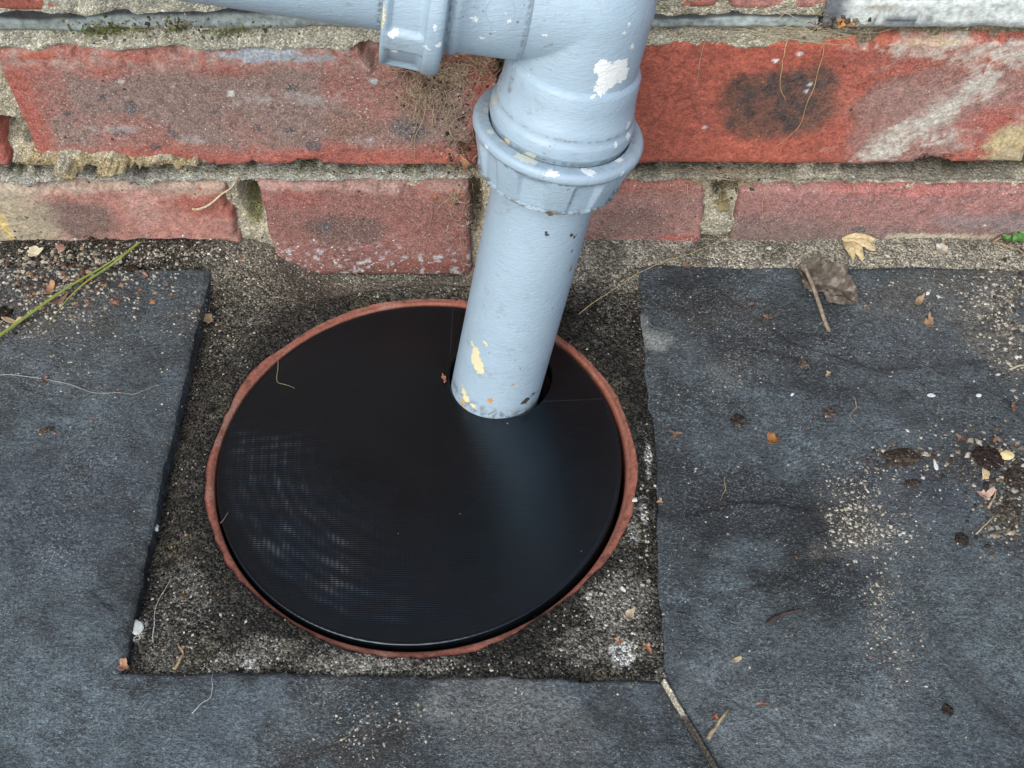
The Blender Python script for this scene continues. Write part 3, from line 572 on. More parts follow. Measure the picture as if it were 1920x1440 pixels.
# ------------------------------------------------------------------ black cover with a hole for the pipe
cover = empty('drain_cover', (DC[0], DC[1], 0)); tag(cover, 'round black plastic drain cover with fine printed lines and a pipe hole', 'drain cover')
ZC = -.0006
def mat_cover():
    m = MT('black_printed_plastic')
    sp = m.n('SeparateXYZ'); m.t.links.new(m.tc.outputs['Object'], sp.inputs[0]); x, y = sp.outputs[0], sp.outputs[1]
    wob = m.math('MULTIPLY', m.math('SUBTRACT', m.noise(26, 3, .5), .5), .0022)
    def lines(period, ang, ph=0.0):
        p = m.math('ADD', m.math('MULTIPLY', x, math.sin(ang)), m.math('MULTIPLY', y, math.cos(ang)))
        p = m.math('ADD', p, wob if period > .001 else 0.0)
        return m.math('SINE', m.math('MULTIPLY', p, 2 * math.pi / period))
    fine = lines(.00098, .015); cross = lines(.00215, 1.50)
    # fine ridges of the printed top skin, deepened towards the lower left to shape the glints there
    ln = m.math('ADD', m.math('MULTIPLY', m.math('SUBTRACT', x, -.058), .78), m.math('MULTIPLY', m.math('SUBTRACT', y, -.042), .50))
    ridge_gain = m.mr(m.math('ABSOLUTE', ln), .064, .004, 0, 1, True)
    ridge_gain = m.math('MULTIPLY', ridge_gain, m.mr(y, .036, .010, 0, 1, True))
    ridge_gain_r = m.mr(x, .058, .090, 0, .42, True)
    ridge_gain = m.math('MAXIMUM', ridge_gain, ridge_gain_r)
    ridge_gain = m.math('MULTIPLY', ridge_gain, m.mr(m.noise(38, 3, .6), .34, .62, .45, 1))
    rx_ = m.math('SUBTRACT', x, .004); ry_ = m.math('SUBTRACT', y, .012)
    rad = m.math('ADD', m.math('SQRT', m.math('ADD', m.math('MULTIPLY', rx_, rx_), m.math('MULTIPLY', ry_, ry_))), m.math('MULTIPLY', wob, 4.0))
    beat = m.math('ADD', m.math('MULTIPLY', m.math('SINE', m.math('MULTIPLY', rad, 2 * math.pi / .0054)), .34), m.math('MULTIPLY', lines(.0105, .25), .30))
    ridge_gain = m.math('MULTIPLY', ridge_gain, m.mr(rad, .100, .090, 0, 1, True)); ridge_gain = m.math('MULTIPLY', ridge_gain, m.mr(rad, .016, .056, 0, 1, True))
    rip = m.math('MULTIPLY', lines(.0052, -.16), m.mr(y, -.012, .012))
    beat = m.mr(m.math('ADD', m.math('ADD', beat, m.math('MULTIPLY', rip, .6)), m.math('MULTIPLY', m.noise(150, 3, .6), 1.1)), -.35, 1.35, .30, .85, True)
    amp = m.math('ADD', .13, m.math('MULTIPLY', ridge_gain, beat))
    h = m.math('MULTIPLY', m.math('MULTIPLY', fine, m.mr(cross, -1, .4, .72, 1)), amp)
    h = m.math('ADD', h, m.math('MULTIPLY', m.noise(220, 3, .6), .2))
    nb = m.bump(h, .000092, 1.0)
    vr, vg, vd = m.voro(150)
    dust = m.math('MULTIPLY', m.math('GREATER_THAN', vr, .90), m.mr(vd, m.math('ADD', m.math('MULTIPLY', vg, .050), .028), .016), True)
    # seams of the printed segments
    sx = m.math('MULTIPLY', m.mr(m.math('ABSOLUTE', m.math('SUBTRACT', x, .0113)), .0003, .00012), m.mr(y, .060, .062)); 
    yy = m.math('SUBTRACT', m.math('SUBTRACT', y, m.math('MULTIPLY', x, .06)), .0290)
    sy = m.math('MULTIPLY', m.mr(m.math('ABSOLUTE', yy), .0003, .00012), m.mr(x, .055, .057))
    seam = m.math('ADD', sx, sy, True)
    c = m.mix(m.math('MULTIPLY', seam, .5), (.0030, .0042, .0052), (.026, .031, .035))
    c = m.mix(m.mr(m.noise(30, 4, .6), .5, .8, 0, .35), c, (.009, .011, .013))
    c = m.mix(dust, c, (.38, .37, .33))
    m.b.inputs['Specular Tint'].default_value = (.72, .88, 1.0, 1)
    return m.out(c, m.mr(m.noise(90, 3, .6), .3, .7, .19, .27), nb, .66)
M_COVER = mat_cover()
bm = bmesh.new(); nO, nH = 288, 120
def loop(r, z, n, c0=(0, 0)):
    return [bm.verts.new((c0[0] + r * math.cos(2 * math.pi * i / n), c0[1] + r * math.sin(2 * math.pi * i / n), z)) for i in range(n)]
hc = HOLE_C - DC
lo = [loop(r, z, nO) for r, z in ((R_COVER - .0018, ZC), (R_COVER - .0012, ZC + .0003), (R_COVER - .0005, ZC + .0003), (R_COVER, ZC - .0003), (R_COVER, ZC - .011))]
lh = [loop(r, z, nH, hc) for r, z in ((R_HOLE + .0010, ZC), (R_HOLE + .0002, ZC - .0003), (R_HOLE, ZC - .0010), (R_HOLE, ZC - .011))]
def edges_of(l): return [bm.edges.new((l[i], l[(i + 1) % len(l)])) for i in range(len(l))]
bmesh.ops.triangle_fill(bm, use_beauty=True, use_dissolve=False, edges=edges_of(lo[0]) + edges_of(lh[0]))
for L in (lo, lh):
    for a, b in zip(L[:-1], L[1:]):
        k = len(a)
        for i in range(k):
            f = bm.faces.new((a[i], b[i], b[(i + 1) % k], a[(i + 1) % k])); f.smooth = True
bmesh.ops.recalc_face_normals(bm, faces=bm.faces)
if sum(f.normal.z * f.calc_area() for f in bm.faces) < 0: bmesh.ops.reverse_faces(bm, faces=bm.faces)
me = bpy.data.meshes.new('cover_plate'); bm.to_mesh(me); bm.free(); link('cover_plate', me, M_COVER, cover)

# ------------------------------------------------------------------ waste pipe
PB = np.array([-.0165, -.0875, 0.0]); PA = np.array([.185, .110, .975]); PA /= np.linalg.norm(PA)
EC = PB + PA * .2005                                   # where the two runs of the elbow meet
AD = np.array([-.985, 0.0, .168]); AD -= AD.dot(PA) * PA * .6; AD /= np.linalg.norm(AD)
wp = empty('waste_pipe', tuple(PB)); tag(wp, 'pale blue grey painted waste pipe with elbow and ribbed nuts, running into the black cover', 'pipe')
loc = lambda P: np.asarray(P) - PB
EC_L = loc(EC)
CHIPS = []
def mat_paint():
    m = MT('blue_grey_paint')
    v = m.tc.outputs['Object']
    wv_ = m.n('VectorMath', operation='SUBTRACT'); nt = m.n('TexNoise'); nt.inputs['Scale'].default_value = 420; nt.inputs['Detail'].default_value = 5; nt.inputs['Roughness'].default_value = .7
    m.t.links.new(v, nt.inputs['Vector']); m.t.links.new(nt.outputs['Color'], wv_.inputs[0]); wv_.inputs[1].default_value = (.5, .5, .5)
    sc = m.n('VectorMath', operation='SCALE'); m.t.links.new(wv_.outputs[0], sc.inputs[0]); sc.inputs['Scale'].default_value = .0062
    ad = m.n('VectorMath', operation='ADD'); m.t.links.new(v, ad.inputs[0]); m.t.links.new(sc.outputs[0], ad.inputs[1]); vd = ad.outputs[0]
    c = m.mix(m.mr(m.noise(60, 4, .6), .3, .7), (.292, .388, .470), (.325, .424, .506))
    # dirt specks and thin scuffs
    s1 = m.voro(430); sp = m.math('MULTIPLY', m.math('GREATER_THAN', s1[0], .88), m.mr(s1[2], m.math('ADD', m.math('MULTIPLY', s1[1], .25), .06), .03), True)
    n1 = m.noise(75, 4, .7); sp = m.math('MULTIPLY', sp, m.mr(n1, .36, .52))
    c = m.mix(m.math('MULTIPLY', sp, .85), c, (.055, .05, .045))
    s2 = m.voro(260); sp2 = m.math('MULTIPLY', m.math('GREATER_THAN', s2[0], .965), m.mr(s2[2], m.math('ADD', m.math('MULTIPLY', s2[1], .17), .05), .03), True); c = m.mix(sp2, c, (.62, .67, .70))
    grime = m.mr(m.noise(150, 5, .7), .56, .80, 0, .40); c = m.mix(grime, c, (.24, .28, .28))
    scr = m.mr(m.noise(170, 3, .5, m.co((5, 5, .7), (.3, .2, .1)), 1.2), .735, .76); c = m.mix(m.math('MULTIPLY', scr, .55), c, (.20, .20, .18))
    # dirt that collects in the joints of the fittings and at the foot
    dv = m.n('VectorMath', operation='DOT_PRODUCT'); m.t.links.new(v, dv.inputs[0]); dv.inputs[1].default_value = tuple(PA); sa = dv.outputs['Value']
    de = m.n('VectorMath', operation='DOT_PRODUCT'); m.t.links.new(v, de.inputs[0]); de.inputs[1].default_value = tuple(AD); se = m.math('SUBTRACT', de.outputs['Value'], float(EC_L.dot(AD)))
    jn = m.noise(330, 5, .75)
    for (q_, w_, k_, ax_) in ((.1476 - .0222, .0016, .85, sa), (.1476 - .0050, .0010, .7, sa), (.1476 + .0006, .0008, .55, sa), (.1580, .0009, .45, sa), (-.001, .006, .6, sa), (.0500, .0012, .7, se), (.0732, .0014, .7, se), (.0235, .0010, .5, se)):
        bd = m.mr(m.math('ABSOLUTE', m.math('SUBTRACT', ax_, q_)), w_, w_ * .25)
        bd = m.math('MULTIPLY', bd, m.math('LESS_THAN' if ax_ is sa else 'GREATER_THAN', sa, .1650))
        c = m.mix(m.math('MULTIPLY', m.math('MULTIPLY', bd, k_), m.mr(jn, .44, .58, 0, 1, True)), c, (.085, .075, .055))
    st = m.mr(m.noise(75, 4, .65), .52, .72, 0, .5, True); c = m.mix(m.math('MULTIPLY', st, m.mr(m.noise(520, 4, .75), .45, .62, 0, 1, True)), c, (.19, .205, .20))
    h = m.math('ADD', m.math('ADD', m.math('MULTIPLY', m.noise(260, 4, .62, m.co((1, 1, 2.4), (.1, .25, 0)), .8), .50), m.math('MULTIPLY', m.noise(620, 3, .6, m.co((.35, .35, 2.6), (.15, .3, 0)), .6), .28)), m.math('MULTIPLY', m.noise(1100, 3, .6), .12))
    for (p, r, col, el) in CHIPS:
        dn = m.n('VectorMath', operation='DISTANCE')
        if el:
            mp = m.n('Mapping'); mp.vector_type = 'POINT'; mp.inputs['Location'].default_value = tuple(-np.array(p) * np.array(el)); mp.inputs['Scale'].default_value = el
            m.t.links.new(vd, mp.inputs[0]); m.t.links.new(mp.outputs[0], dn.inputs[0]); dn.inputs[1].default_value = (0, 0, 0)
        else:
            m.t.links.new(vd, dn.inputs[0]); dn.inputs[1].default_value = tuple(p)
        k = m.math('LESS_THAN', dn.outputs['Value'], r); c = m.mix(k, c, col); h = m.math('SUBTRACT', h, m.math('MULTIPLY', k, .30))
    return m.out(c, m.mr(m.noise(300, 3, .6), .3, .7, .36, .50), m.bump(h, .0011, .55), .5)
def pmesh(name, V, q, parent, mat=None, smooth=True):
    me = fastmesh(name, loc(V), q, None, smooth); o = link(name, me, mat, parent); PIPE_PARTS.append(o); return o
PIPE_PARTS = []
# lower run
V, q = lathe([(s, .0214) for s in np.linspace(-.045, .135, 24)], 96, PB, PA); pipe_lo = pmesh('pipe', V, q, wp); pipe_lo['label'] = 'straight upright run of pipe entering the cover'
# elbow body: two runs and a round knuckle melted into one skin
bm = bmesh.new()
def solid(prof, axis, org):
    V, q = lathe(prof, 96, org, axis); base_ = len(bm.verts)
    vs_ = [bm.verts.new(p) for p in loc(V)]
    for f in q: bm.faces.new([vs_[i] for i in f])
    bm.faces.new(vs_[:96][::-1]); bm.faces.new(vs_[-96:])
RB = .0237
solid([(-.0005, RB), (.030, RB)], -PA, EC); solid([(-.0005, RB), (.030, RB)], AD, EC)
bmesh.ops.create_uvsphere(bm, u_segments=64, v_segments=40, radius=RB, matrix=Matrix.Translation(Vector(EC_L)))
bmesh.ops.recalc_face_normals(bm, faces=bm.faces)
me = bpy.data.meshes.new('elbow'); bm.to_mesh(me); bm.free()
tmp = bpy.data.objects.new('tmp', me); COL.objects.link(tmp)
rm = tmp.modifiers.new('r', 'REMESH'); rm.mode = 'VOXEL'; rm.voxel_size = .0007; rm.use_smooth_shade = True
sm_ = tmp.modifiers.new('s', 'SMOOTH'); sm_.factor = .5; sm_.iterations = 5
dg = bpy.context.evaluated_depsgraph_get(); me2 = bpy.data.meshes.new_from_object(tmp.evaluated_get(dg)); bpy.data.objects.remove(tmp); me2.name = 'elbow'
elbow = link('elbow', me2, None, wp); PIPE_PARTS.append(elbow)
# socket of the elbow that sits in the lower nut, and the socket on the arm
V, q = lathe([(.0235, .0230), (.0243, .0244), (.0252, .0252), (.0262, .0256), (.032, .0258), (.0390, .0263), (.0396, .0268), (.0430, .0270), (.0441, .0271), (.0447, .0274), (.0454, .0281), (.0463, .0283), (.0476, .0284), (.0500, .0284), (.0507, .0282), (.0511, .0278), (.0514, .0275), (.0640, .0274)], 128, EC, -PA); so1 = pmesh('socket', V, q, elbow)
V, q = lathe([(.0215, .0228), (.0223, .0241), (.0233, .0247), (.036, .0248), (.0452, .0250), (.0458, .0260), (.0484, .0262), (.0490, .0254), (.0496, .0258), (.0508, .0276), (.0560, .0278)], 128, EC, AD); so2 = pmesh('socket', V, q, elbow)
# nuts: a flange and a body with tapering grips
def lug(n, depth, s0, s1, phase, r0):
    def f(t, s):
        a = ((t * n / (2 * np.pi) + phase) % 1.0); w_ = np.minimum(a, 1 - a) * 2; k = sst(.44, .60, w_); ds = np.clip((s - s0) / (s1 - s0), 0, 1)
        return -k * depth * sst(0, .25, ds) * (1.0) - .0020 * ds * (1 - k)
    return f
NS = .1476
prof = [(NS - .006, .0281), (NS - .0008, .0281), (NS - .0002, .02812), (NS, .0283), (NS + .00005, .0286), (NS, .0300), (NS - .0001, .0320), (NS - .0003, .0328), (NS - .0009, .0336), (NS - .0018, .0340), (NS - .0034, .0340), (NS - .0043, .0336), (NS - .0048, .0326)]
V, q = lathe(prof, 192, PB, PA); nut = pmesh('compression_nut', V, q, wp); nut['label'] = 'ribbed compression nut round the upright pipe'
def body(prof, org, axis, f, name, par, xd=(1, 0, 0)):
    V, q = lathe(prof, 240, org, axis, xd, rfun=f); return pmesh(name, V, q, par)
pr = [(s, 0.0330 - .0022 * ((NS - .0042 - s) / .0165) ** 1.3) for s in np.linspace(NS - .0042, NS - .0207, 16)] + [(NS - .0214, .0302), (NS - .0218, .0292), (NS - .0219, .0265), (NS - .0219, .0212)]
body(pr, PB, PA, lambda t, s: np.where(s < NS - .0215, .0, 1) * lug(9, .0029, NS - .0046, NS - .0200, .18, 0)(t, s), 'grip_ring', nut)
prof = [(.0500, .0284), (.0504, .0300), (.0508, .0326), (.0516, .0337), (.0530, .0341), (.0558, .0341), (.0570, .0336), (.0574, .0326)]
V, q = lathe(prof, 192, EC, AD); nut2 = pmesh('compression_nut', V, q, wp); nut2['label'] = 'ribbed compression nut on the sideways arm'
pr = [(s, .0333) for s in np.linspace(.0572, .0709, 16)] + [(.0716, .0326), (.0720, .0312), (.0722, .0290), (.0722, .0212)]
def lug2(t, s):
    a = ((t * 8 / (2 * np.pi) + .30) % 1.0); w_ = np.minimum(a, 1 - a) * 2; k = sst(.30, .40, w_); ds = np.clip((s - .0574) / .0138, 0, 1)
    return np.where(s > .0715, 0, 1) * (-k * .0020 * sst(.02, .08, ds) * (1 - sst(.86, .92, ds)) - .0008 * ds)
body(pr, EC, AD, lug2, 'grip_ring', nut2)
V, q = lathe([(s, .0214) for s in np.linspace(.060, .36, 24)], 96, EC, AD); pipe_up = pmesh('pipe', V, q, wp); pipe_up['label'] = 'sideways run of pipe leaving at the upper left'
# round moulding mark on the arm socket
def bvh_of(objs):
    vs_, fs_ = [], []
    for o in objs:
        mw = o.matrix_world if o.parent is None else None
        off = len(vs_); root = o
        p = Vector((0, 0, 0)); k = o
        while k is not None: p = p + k.location; k = k.parent
        n_ = len(o.data.vertices); co = np.empty(n_ * 3, np.float32); o.data.vertices.foreach_get('co', co); co = co.reshape(-1, 3) + np.array(p)
        vs_ += [tuple(v) for v in co.tolist()]
        o.data.calc_loop_triangles(); tr = np.empty(len(o.data.loop_triangles) * 3, np.int32); o.data.loop_triangles.foreach_get('vertices', tr)
        fs_ += [tuple(t) for t in (tr.reshape(-1, 3) + off).tolist()]
    return BVHTree.FromPolygons(vs_, fs_, all_triangles=True)
PB_BVH = bvh_of(PIPE_PARTS)
def on_pipe(px, py):
    h = PB_BVH.ray_cast(Vector(CAM), Vector(ray(px, py)).normalized()); return h[0], h[1]
def tubes(paths, r, sides=5, taper=True):
    Vs, Qs, off = [], [], 0
    for P, rad in zip(paths, r if isinstance(r, (list, tuple)) else [r] * len(paths)):
        P = np.asarray(P, float); n_ = len(P); T = np.gradient(P, axis=0); T /= np.linalg.norm(T, axis=1)[:, None] + 1e-12
        ref = np.array([.31, .52, .79]); A = np.cross(T, ref); A /= np.linalg.norm(A, axis=1)[:, None] + 1e-9; Bv = np.cross(T, A)
        an = np.linspace(0, 2 * np.pi, sides, endpoint=False); rr_ = rad * (np.linspace(1, .45, n_) if taper else np.ones(n_))
        V = P[:, None] + (np.cos(an)[None, :, None] * A[:, None] + np.sin(an)[None, :, None] * Bv[:, None]) * rr_[:, None, None]
        i = np.arange(n_ - 1)[:, None] * sides; j = np.arange(sides)[None]
        Qs.append(np.stack([i + j, i + (j + 1) % sides, i + sides + (j + 1) % sides, i + sides + j], -1).reshape(-1, 4) + off)
        Vs.append(V.reshape(-1, 3)); off += n_ * sides
    return np.concatenate(Vs), np.concatenate(Qs)
ctr, nr = on_pipe(938, 22)
if ctr is not None:
    nr = np.array(nr); ux = np.cross(nr, (0, 0, 1)); ux /= np.linalg.norm(ux); uy = np.cross(nr, ux); pts = []
    for t in np.linspace(0, 2 * np.pi, 49):
        pr_ = np.array(ctr) + (ux * math.cos(t) + uy * math.sin(t)) * .0050 + nr * .004
        hh = PB_BVH.ray_cast(Vector(pr_), Vector(-nr)); pts.append(np.array(hh[0]) + nr * .00002 if hh[0] else pr_ - nr * .004)
    V, q = tubes([pts], .00013, 6, False); pmesh('mould_mark', V, q, elbow)
WHITE, CREAM, OCH, PGR, DRT, LWH = (.74, .77, .76), (.66, .60, .38), (.55, .34, .07), (.40, .46, .46), (.06, .052, .045), (.62, .68, .70)
for px, py, r, col, el in ((1140, 150, 4.4, WHITE, None), (1158, 132, 4.6, WHITE, None), (1130, 128, 3.2, WHITE, None), (1126, 168, 2.4, WHITE, None), (1168, 140, 3.0, WHITE, None), (1112, 182, .9, WHITE, None), (1179, 48, .7, WHITE, None), (1186, 84, .9, WHITE, (1, 1, .5)),
        (1020, 65, .7, WHITE, None), (1172, 60, .6, WHITE, None), (890, 36, 1.2, LWH, (.6, 1, 1.6)), (738, 62, 2.0, WHITE, (1.3, 1, .9)), (742, 96, 1.6, WHITE, (1, 1, 1.4)), (825, 85, 1.3, WHITE, None), (800, 88, .9, LWH, None), (905, 70, .8, LWH, None), (950, 25, .7, LWH, None), (955, 40, .6, LWH, None), (815, 52, 1.0, LWH, (2, 1, .7)), (719, 20, 2.0, CREAM, (2.2, 1, .6)), (716, 45, 1.6, CREAM, (1.6, 1, 1)),
        (893, 660, 2.4, CREAM, None), (893, 676, 3.8, CREAM, None), (897, 690, 3.0, CREAM, None), (886, 646, 1.4, CREAM, None), (910, 644, 1.3, CREAM, None), (870, 735, 2.0, CREAM, None), (874, 748, 2.0, CREAM, None), (868, 752, 1.7, OCH, (1.6, 1, .8)), (886, 760, 1.9, CREAM, (1, 1, 1.4)), (868, 768, 2.3, OCH, (.8, 1, 1.4)), (868, 722, .8, CREAM, None), (920, 752, 1.3, (.5, .25, .06), None), (962, 720, .9, (.5, .25, .06), None),
        (985, 752, 2.4, DRT, (.8, 1, 1.6)), (1000, 738, 1.3, DRT, None), (975, 690, .6, DRT, None), (1072, 440, .8, DRT, None), (1026, 437, 1.0, DRT, None), (1076, 445, .8, DRT, None), (1070, 504, 1.6, (.30, .19, .08), (2.0, 1, .9)), (1065, 355, .7, DRT, None), (1068, 382, .6, DRT, None), (1072, 470, .8, DRT, None),
        (898, 297, 2.4, WHITE, (1.5, 1, .8)), (890, 305, 1.4, WHITE, None), (912, 275, 1.0, LWH, None), (985, 295, 2.6, (.50, .54, .48), (.6, 1, 1.4)), (995, 302, 1.8, (.50, .54, .48), (.8, 1, 1)), (920, 195, 2.4, (.42, .44, .40), (1, 1, 1)), (930, 185, 2.4, (.42, .44, .40), (1, 1, 1)), (912, 206, 1.7, PGR, None), (1035, 326, 1.8, WHITE, (.6, 1, 1.8)), (1160, 300, 1.8, LWH, None), (1180, 255, 1.8, LWH, None), (1178, 235, 1.5, LWH, None), (1166, 325, .9, WHITE, None), (1105, 323, 2.0, LWH, (.6, 1, 1.8)), (920, 248, 1.8, (.50, .54, .48), (1.5, 1, .7)), (950, 265, 1.2, CREAM, (.6, 1, 1.2)), (1155, 272, 1.2, LWH, None)):
    h, _ = on_pipe(px, py)
    if h is not None: CHIPS.append((tuple(np.array(h) - PB), r * .001, (*col, 1) if len(col) == 4 else col, el))
M_PAINT = mat_paint()
for o in PIPE_PARTS:
    o.data.materials.clear(); o.data.materials.append(M_PAINT)
link('pipe_bore', fastmesh('pipe_bore', loc(lathe([(-.044, .0001), (-.044, .0213)], 32, PB, PA)[0]), lathe([(-.044, .0001), (-.044, .0213)], 32)[1]), M_PAINT, wp)

exec_small = True
# ------------------------------------------------------------------ small things lie on these surfaces
def meshes_under(o): 
    r_ = [o] if o.type == 'MESH' else []
    for c_ in o.children: r_ += meshes_under(c_)
    return r_
SURF = bvh_of([o for o in meshes_under(wall) if len(o.data.vertices) > 900] + [bed] + [o for o in meshes_under(paving) if len(o.data.vertices) > 3000] + meshes_under(cover) + PIPE_PARTS)
SURF_W = bvh_of([o for o in meshes_under(wall) if len(o.data.vertices) > 900] + [bed] + [o for o in meshes_under(paving) if len(o.data.vertices) > 3000] + meshes_under(cover))
def hitw(px, py): return hit(px, py, SURF_W)
def hit(px, py, surf=None):
    h = (surf or SURF).ray_cast(Vector(CAM), Vector(ray(px, py)).normalized())
    if h[0] is None: g = G(px, py); return g, np.array([0, 0, 1.0])
    n_ = np.array(h[1]); n_ = n_ if n_.dot(ray(px, py)) < 0 else -n_
    return np.array(h[0]), n_
def drop(x, y):
    h = SURF.ray_cast(Vector((x, y, .05)), Vector((0, 0, -1))); return (h[0].z if h[0] is not None else 0.0)

# ---- grit: loose grains nobody could count
OCT = np.array([(1, 0, 0), (-1, 0, 0), (0, 1, 0), (0, -1, 0), (0, 0, 1), (0, 0, -1)], float)
OF = np.array([(0, 2, 4), (2, 1, 4), (1, 3, 4), (3, 0, 4), (2, 0, 5), (1, 2, 5), (3, 1, 5), (0, 3, 5)])
rs = np.random.RandomState(5)
PAL = {'grit': [(.36, .33, .27), (.26, .235, .19), (.38, .36, .30), (.17, .155, .13), (.10, .09, .08), (.33, .30, .24), (.44, .43, .38)],
       'soil': [(.045, .036, .028), (.07, .055, .04), (.03, .026, .022), (.12, .095, .07), (.20, .17, .13), (.32, .29, .23)],
       'leaf': [(.17, .085, .05), (.24, .12, .065), (.11, .065, .045), (.30, .20, .12)],
       'moss': [(.10, .12, .03), (.16, .17, .05), (.06, .07, .03), (.20, .19, .10)], 'orange': [(.36, .12, .05), (.34, .15, .06), (.42, .19, .06)], 'white': [(.62, .65, .65), (.56, .62, .64), (.68, .68, .62)]}
def grains(spots, name, label=None):
    Vs, Fs, Cs, off = [], [], [], 0
    for (px, py, sx, sy, n_, lo_, hi_, pal) in spots:
        for _ in range(n_):
            a, b = px + rs.randn() * sx, py + rs.randn() * sy
            p, nn = hitw(a, b)
            if np.hypot(*(p[:2] - DC)) < .100: continue
            s_ = lo_ + (hi_ - lo_) * rs.rand() ** 2.2
            v = OCT * (1 + .5 * (rs.rand(6, 1) - .5)) * np.array([s_ * (.7 + .7 * rs.rand()), s_ * (.7 + .7 * rs.rand()), s_ * (.45 + .4 * rs.rand())]) * .001 / 2 * 1.3 + rs.randn(6, 3) * s_ * .00006
            q_ = Vector(nn).to_track_quat('Z', 'Y').to_matrix(); Rz = Matrix.Rotation(rs.rand() * 6.28, 3, 'Z')
            Rm = np.array(q_ @ Rz)
            v = v @ Rm.T + p + nn * s_ * .00012
            Vs.append(v); Fs.append(OF + off); off += 6
            pc = PAL[pal]; cc_ = np.array(pc[rs.randint(len(pc))]) * (.8 + .4 * rs.rand()); Cs.append(np.tile([*cc_, 1], (6, 1)))
    me = fastmesh(name, np.concatenate(Vs), np.concatenate(Fs), np.concatenate(Cs), False)
    return link(name, me, M_GRIT)
g = grains([(190, 52, 34, 9, 170, .4, 1.5, 'moss'), (330, 50, 20, 8, 90, .4, 1.5, 'moss'), (450, 56, 50, 7, 110, .3, 1.2, 'moss'), (300, 64, 90, 8, 120, .4, 1.6, 'grit'), (320, 46, 40, 8, 70, .5, 1.8, 'soil'), (385, 320, 30, 3, 60, .3, 1.0, 'moss'), (560, 322, 50, 3, 60, .3, 1.0, 'moss'), (700, 324, 70, 4, 80, .4, 1.4, 'soil'), (150, 500, 110, 26, 620, .5, 1.8, 'grit'), (110, 545, 90, 34, 420, .6, 2.0, 'grit'), (60, 590, 50, 34, 250, .5, 1.5, 'grit'), (130, 480, 120, 14, 260, .6, 2.4, 'soil'), (140, 540, 70, 30, 170, .8, 2.6, 'leaf'), (40, 500, 40, 30, 160, .8, 2.4, 'soil'), (5, 600, 25, 20, 60, .8, 2.6, 'soil'),
            (400, 470, 90, 12, 260, .4, 1.4, 'grit'), (480, 500, 50, 40, 160, .4, 1.2, 'grit'), (300, 470, 160, 16, 16, .6, 1.4, 'white'), (700, 520, 110, 18, 150, .3, 1.0, 'white'), (650, 540, 100, 14, 160, .4, 1.1, 'grit'), (620, 480, 80, 14, 40, .4, 1.0, 'white'),
            (1600, 475, 190, 14, 170, .3, 1.1, 'grit'), (1250, 480, 60, 14, 50, .3, .9, 'grit'), (1150, 560, 36, 60, 120, .3, .9, 'grit'), (1860, 560, 40, 40, 300, .5, 1.6, 'grit'), (1890, 620, 22, 50, 220, .6, 2.0, 'grit'), (1895, 560, 24, 50, 120, .8, 2.6, 'soil'),
            (1760, 530, 90, 24, 180, .4, 1.2, 'grit'), (1600, 640, 200, 60, 190, .3, 1.0, 'grit'), (1330, 640, 80, 70, 130, .3, .9, 'grit'), (1600, 960, 30, 40, 330, .5, 1.5, 'grit'), (1640, 1000, 36, 14, 150, .5, 1.4, 'grit'), (1690, 960, 50, 60, 110, .4, 1.2, 'grit'), (1650, 1110, 16, 50, 120, .5, 1.3, 'grit'), (1680, 1210, 22, 50, 90, .4, 1.2, 'grit'), (1720, 860, 50, 16, 110, .5, 2.0, 'soil'), (1880, 880, 34, 50, 260, .7, 2.8, 'soil'), (1890, 980, 26, 30, 170, .7, 2.4, 'soil'), (1880, 930, 36, 60, 120, .5, 1.5, 'grit'), (1760, 820, 60, 30, 60, .5, 1.6, 'grit'),
            (1550, 1180, 220, 140, 130, .3, .9, 'grit'), (1650, 780, 180, 120, 110, .3, 1.0, 'grit'), (1300, 850, 50, 160, 80, .3, .9, 'grit'), (180, 640, 120, 40, 150, .4, 1.2, 'grit'), (370, 590, 24, 14, 70, .4, 1.2, 'grit'), (150, 760, 120, 60, 70, .3, 1.1, 'grit'), (150, 1000, 110, 160, 60, .3, .8, 'grit'),
            (680, 1375, 60, 30, 60, .6, 1.6, 'grit'), (740, 1340, 50, 16, 40, .5, 1.3, 'grit'), (900, 1360, 160, 50, 80, .3, .9, 'grit'), (1130, 1160, 60, 60, 170, .4, 1.3, 'grit'), (700, 1245, 170, 10, 140, .4, 1.2, 'grit'), (340, 1170, 40, 50, 110, .4, 1.2, 'grit'), (330, 900, 20, 110, 60, .3, 1.0, 'grit'), (1210, 1000, 8, 90, 60, .4, 1.3, 'grit'), (430, 620, 30, 60, 90, .3, 1.0, 'grit'),
            (1600, 700, 240, 150, 9, .6, 1.1, 'orange'), (200, 680, 160, 100, 10, .6, 1.3, 'orange'), (500, 490, 160, 24, 18, .6, 1.2, 'orange'), (1500, 1150, 250, 160, 7, .6, 1.0, 'orange'), (330, 1120, 60, 90, 9, .8, 1.4, 'orange'), (500, 380, 60, 30, 9, .6, 1.2, 'orange'), (870, 320, 30, 50, 26, .8, 2.0, 'orange'), (1400, 160, 30, 60, 6, .7, 1.3, 'orange'),
            (700, 355, 110, 6, 50, .4, 1.1, 'grit'), (250, 330, 110, 8, 60, .4, 1.2, 'grit'), (1500, 335, 160, 6, 120, .4, 1.3, 'grit'), (870, 270, 20, 60, 130, .6, 2.2, 'soil'), (840, 160, 40, 40, 120, .5, 1.8, 'soil'), (1360, 340, 22, 16, 80, .5, 1.8, 'soil'), (890, 400, 8, 40, 120, .5, 1.6, 'grit'), (1570, 45, 24, 10, 70, .7, 2.6, 'soil'), (1578, 42, 10, 6, 9, 1.6, 3.0, 'orange')], 'grit')
tag(g, kind='stuff', label='loose sandy grit and crumbs scattered over slate, mortar and wall joints')

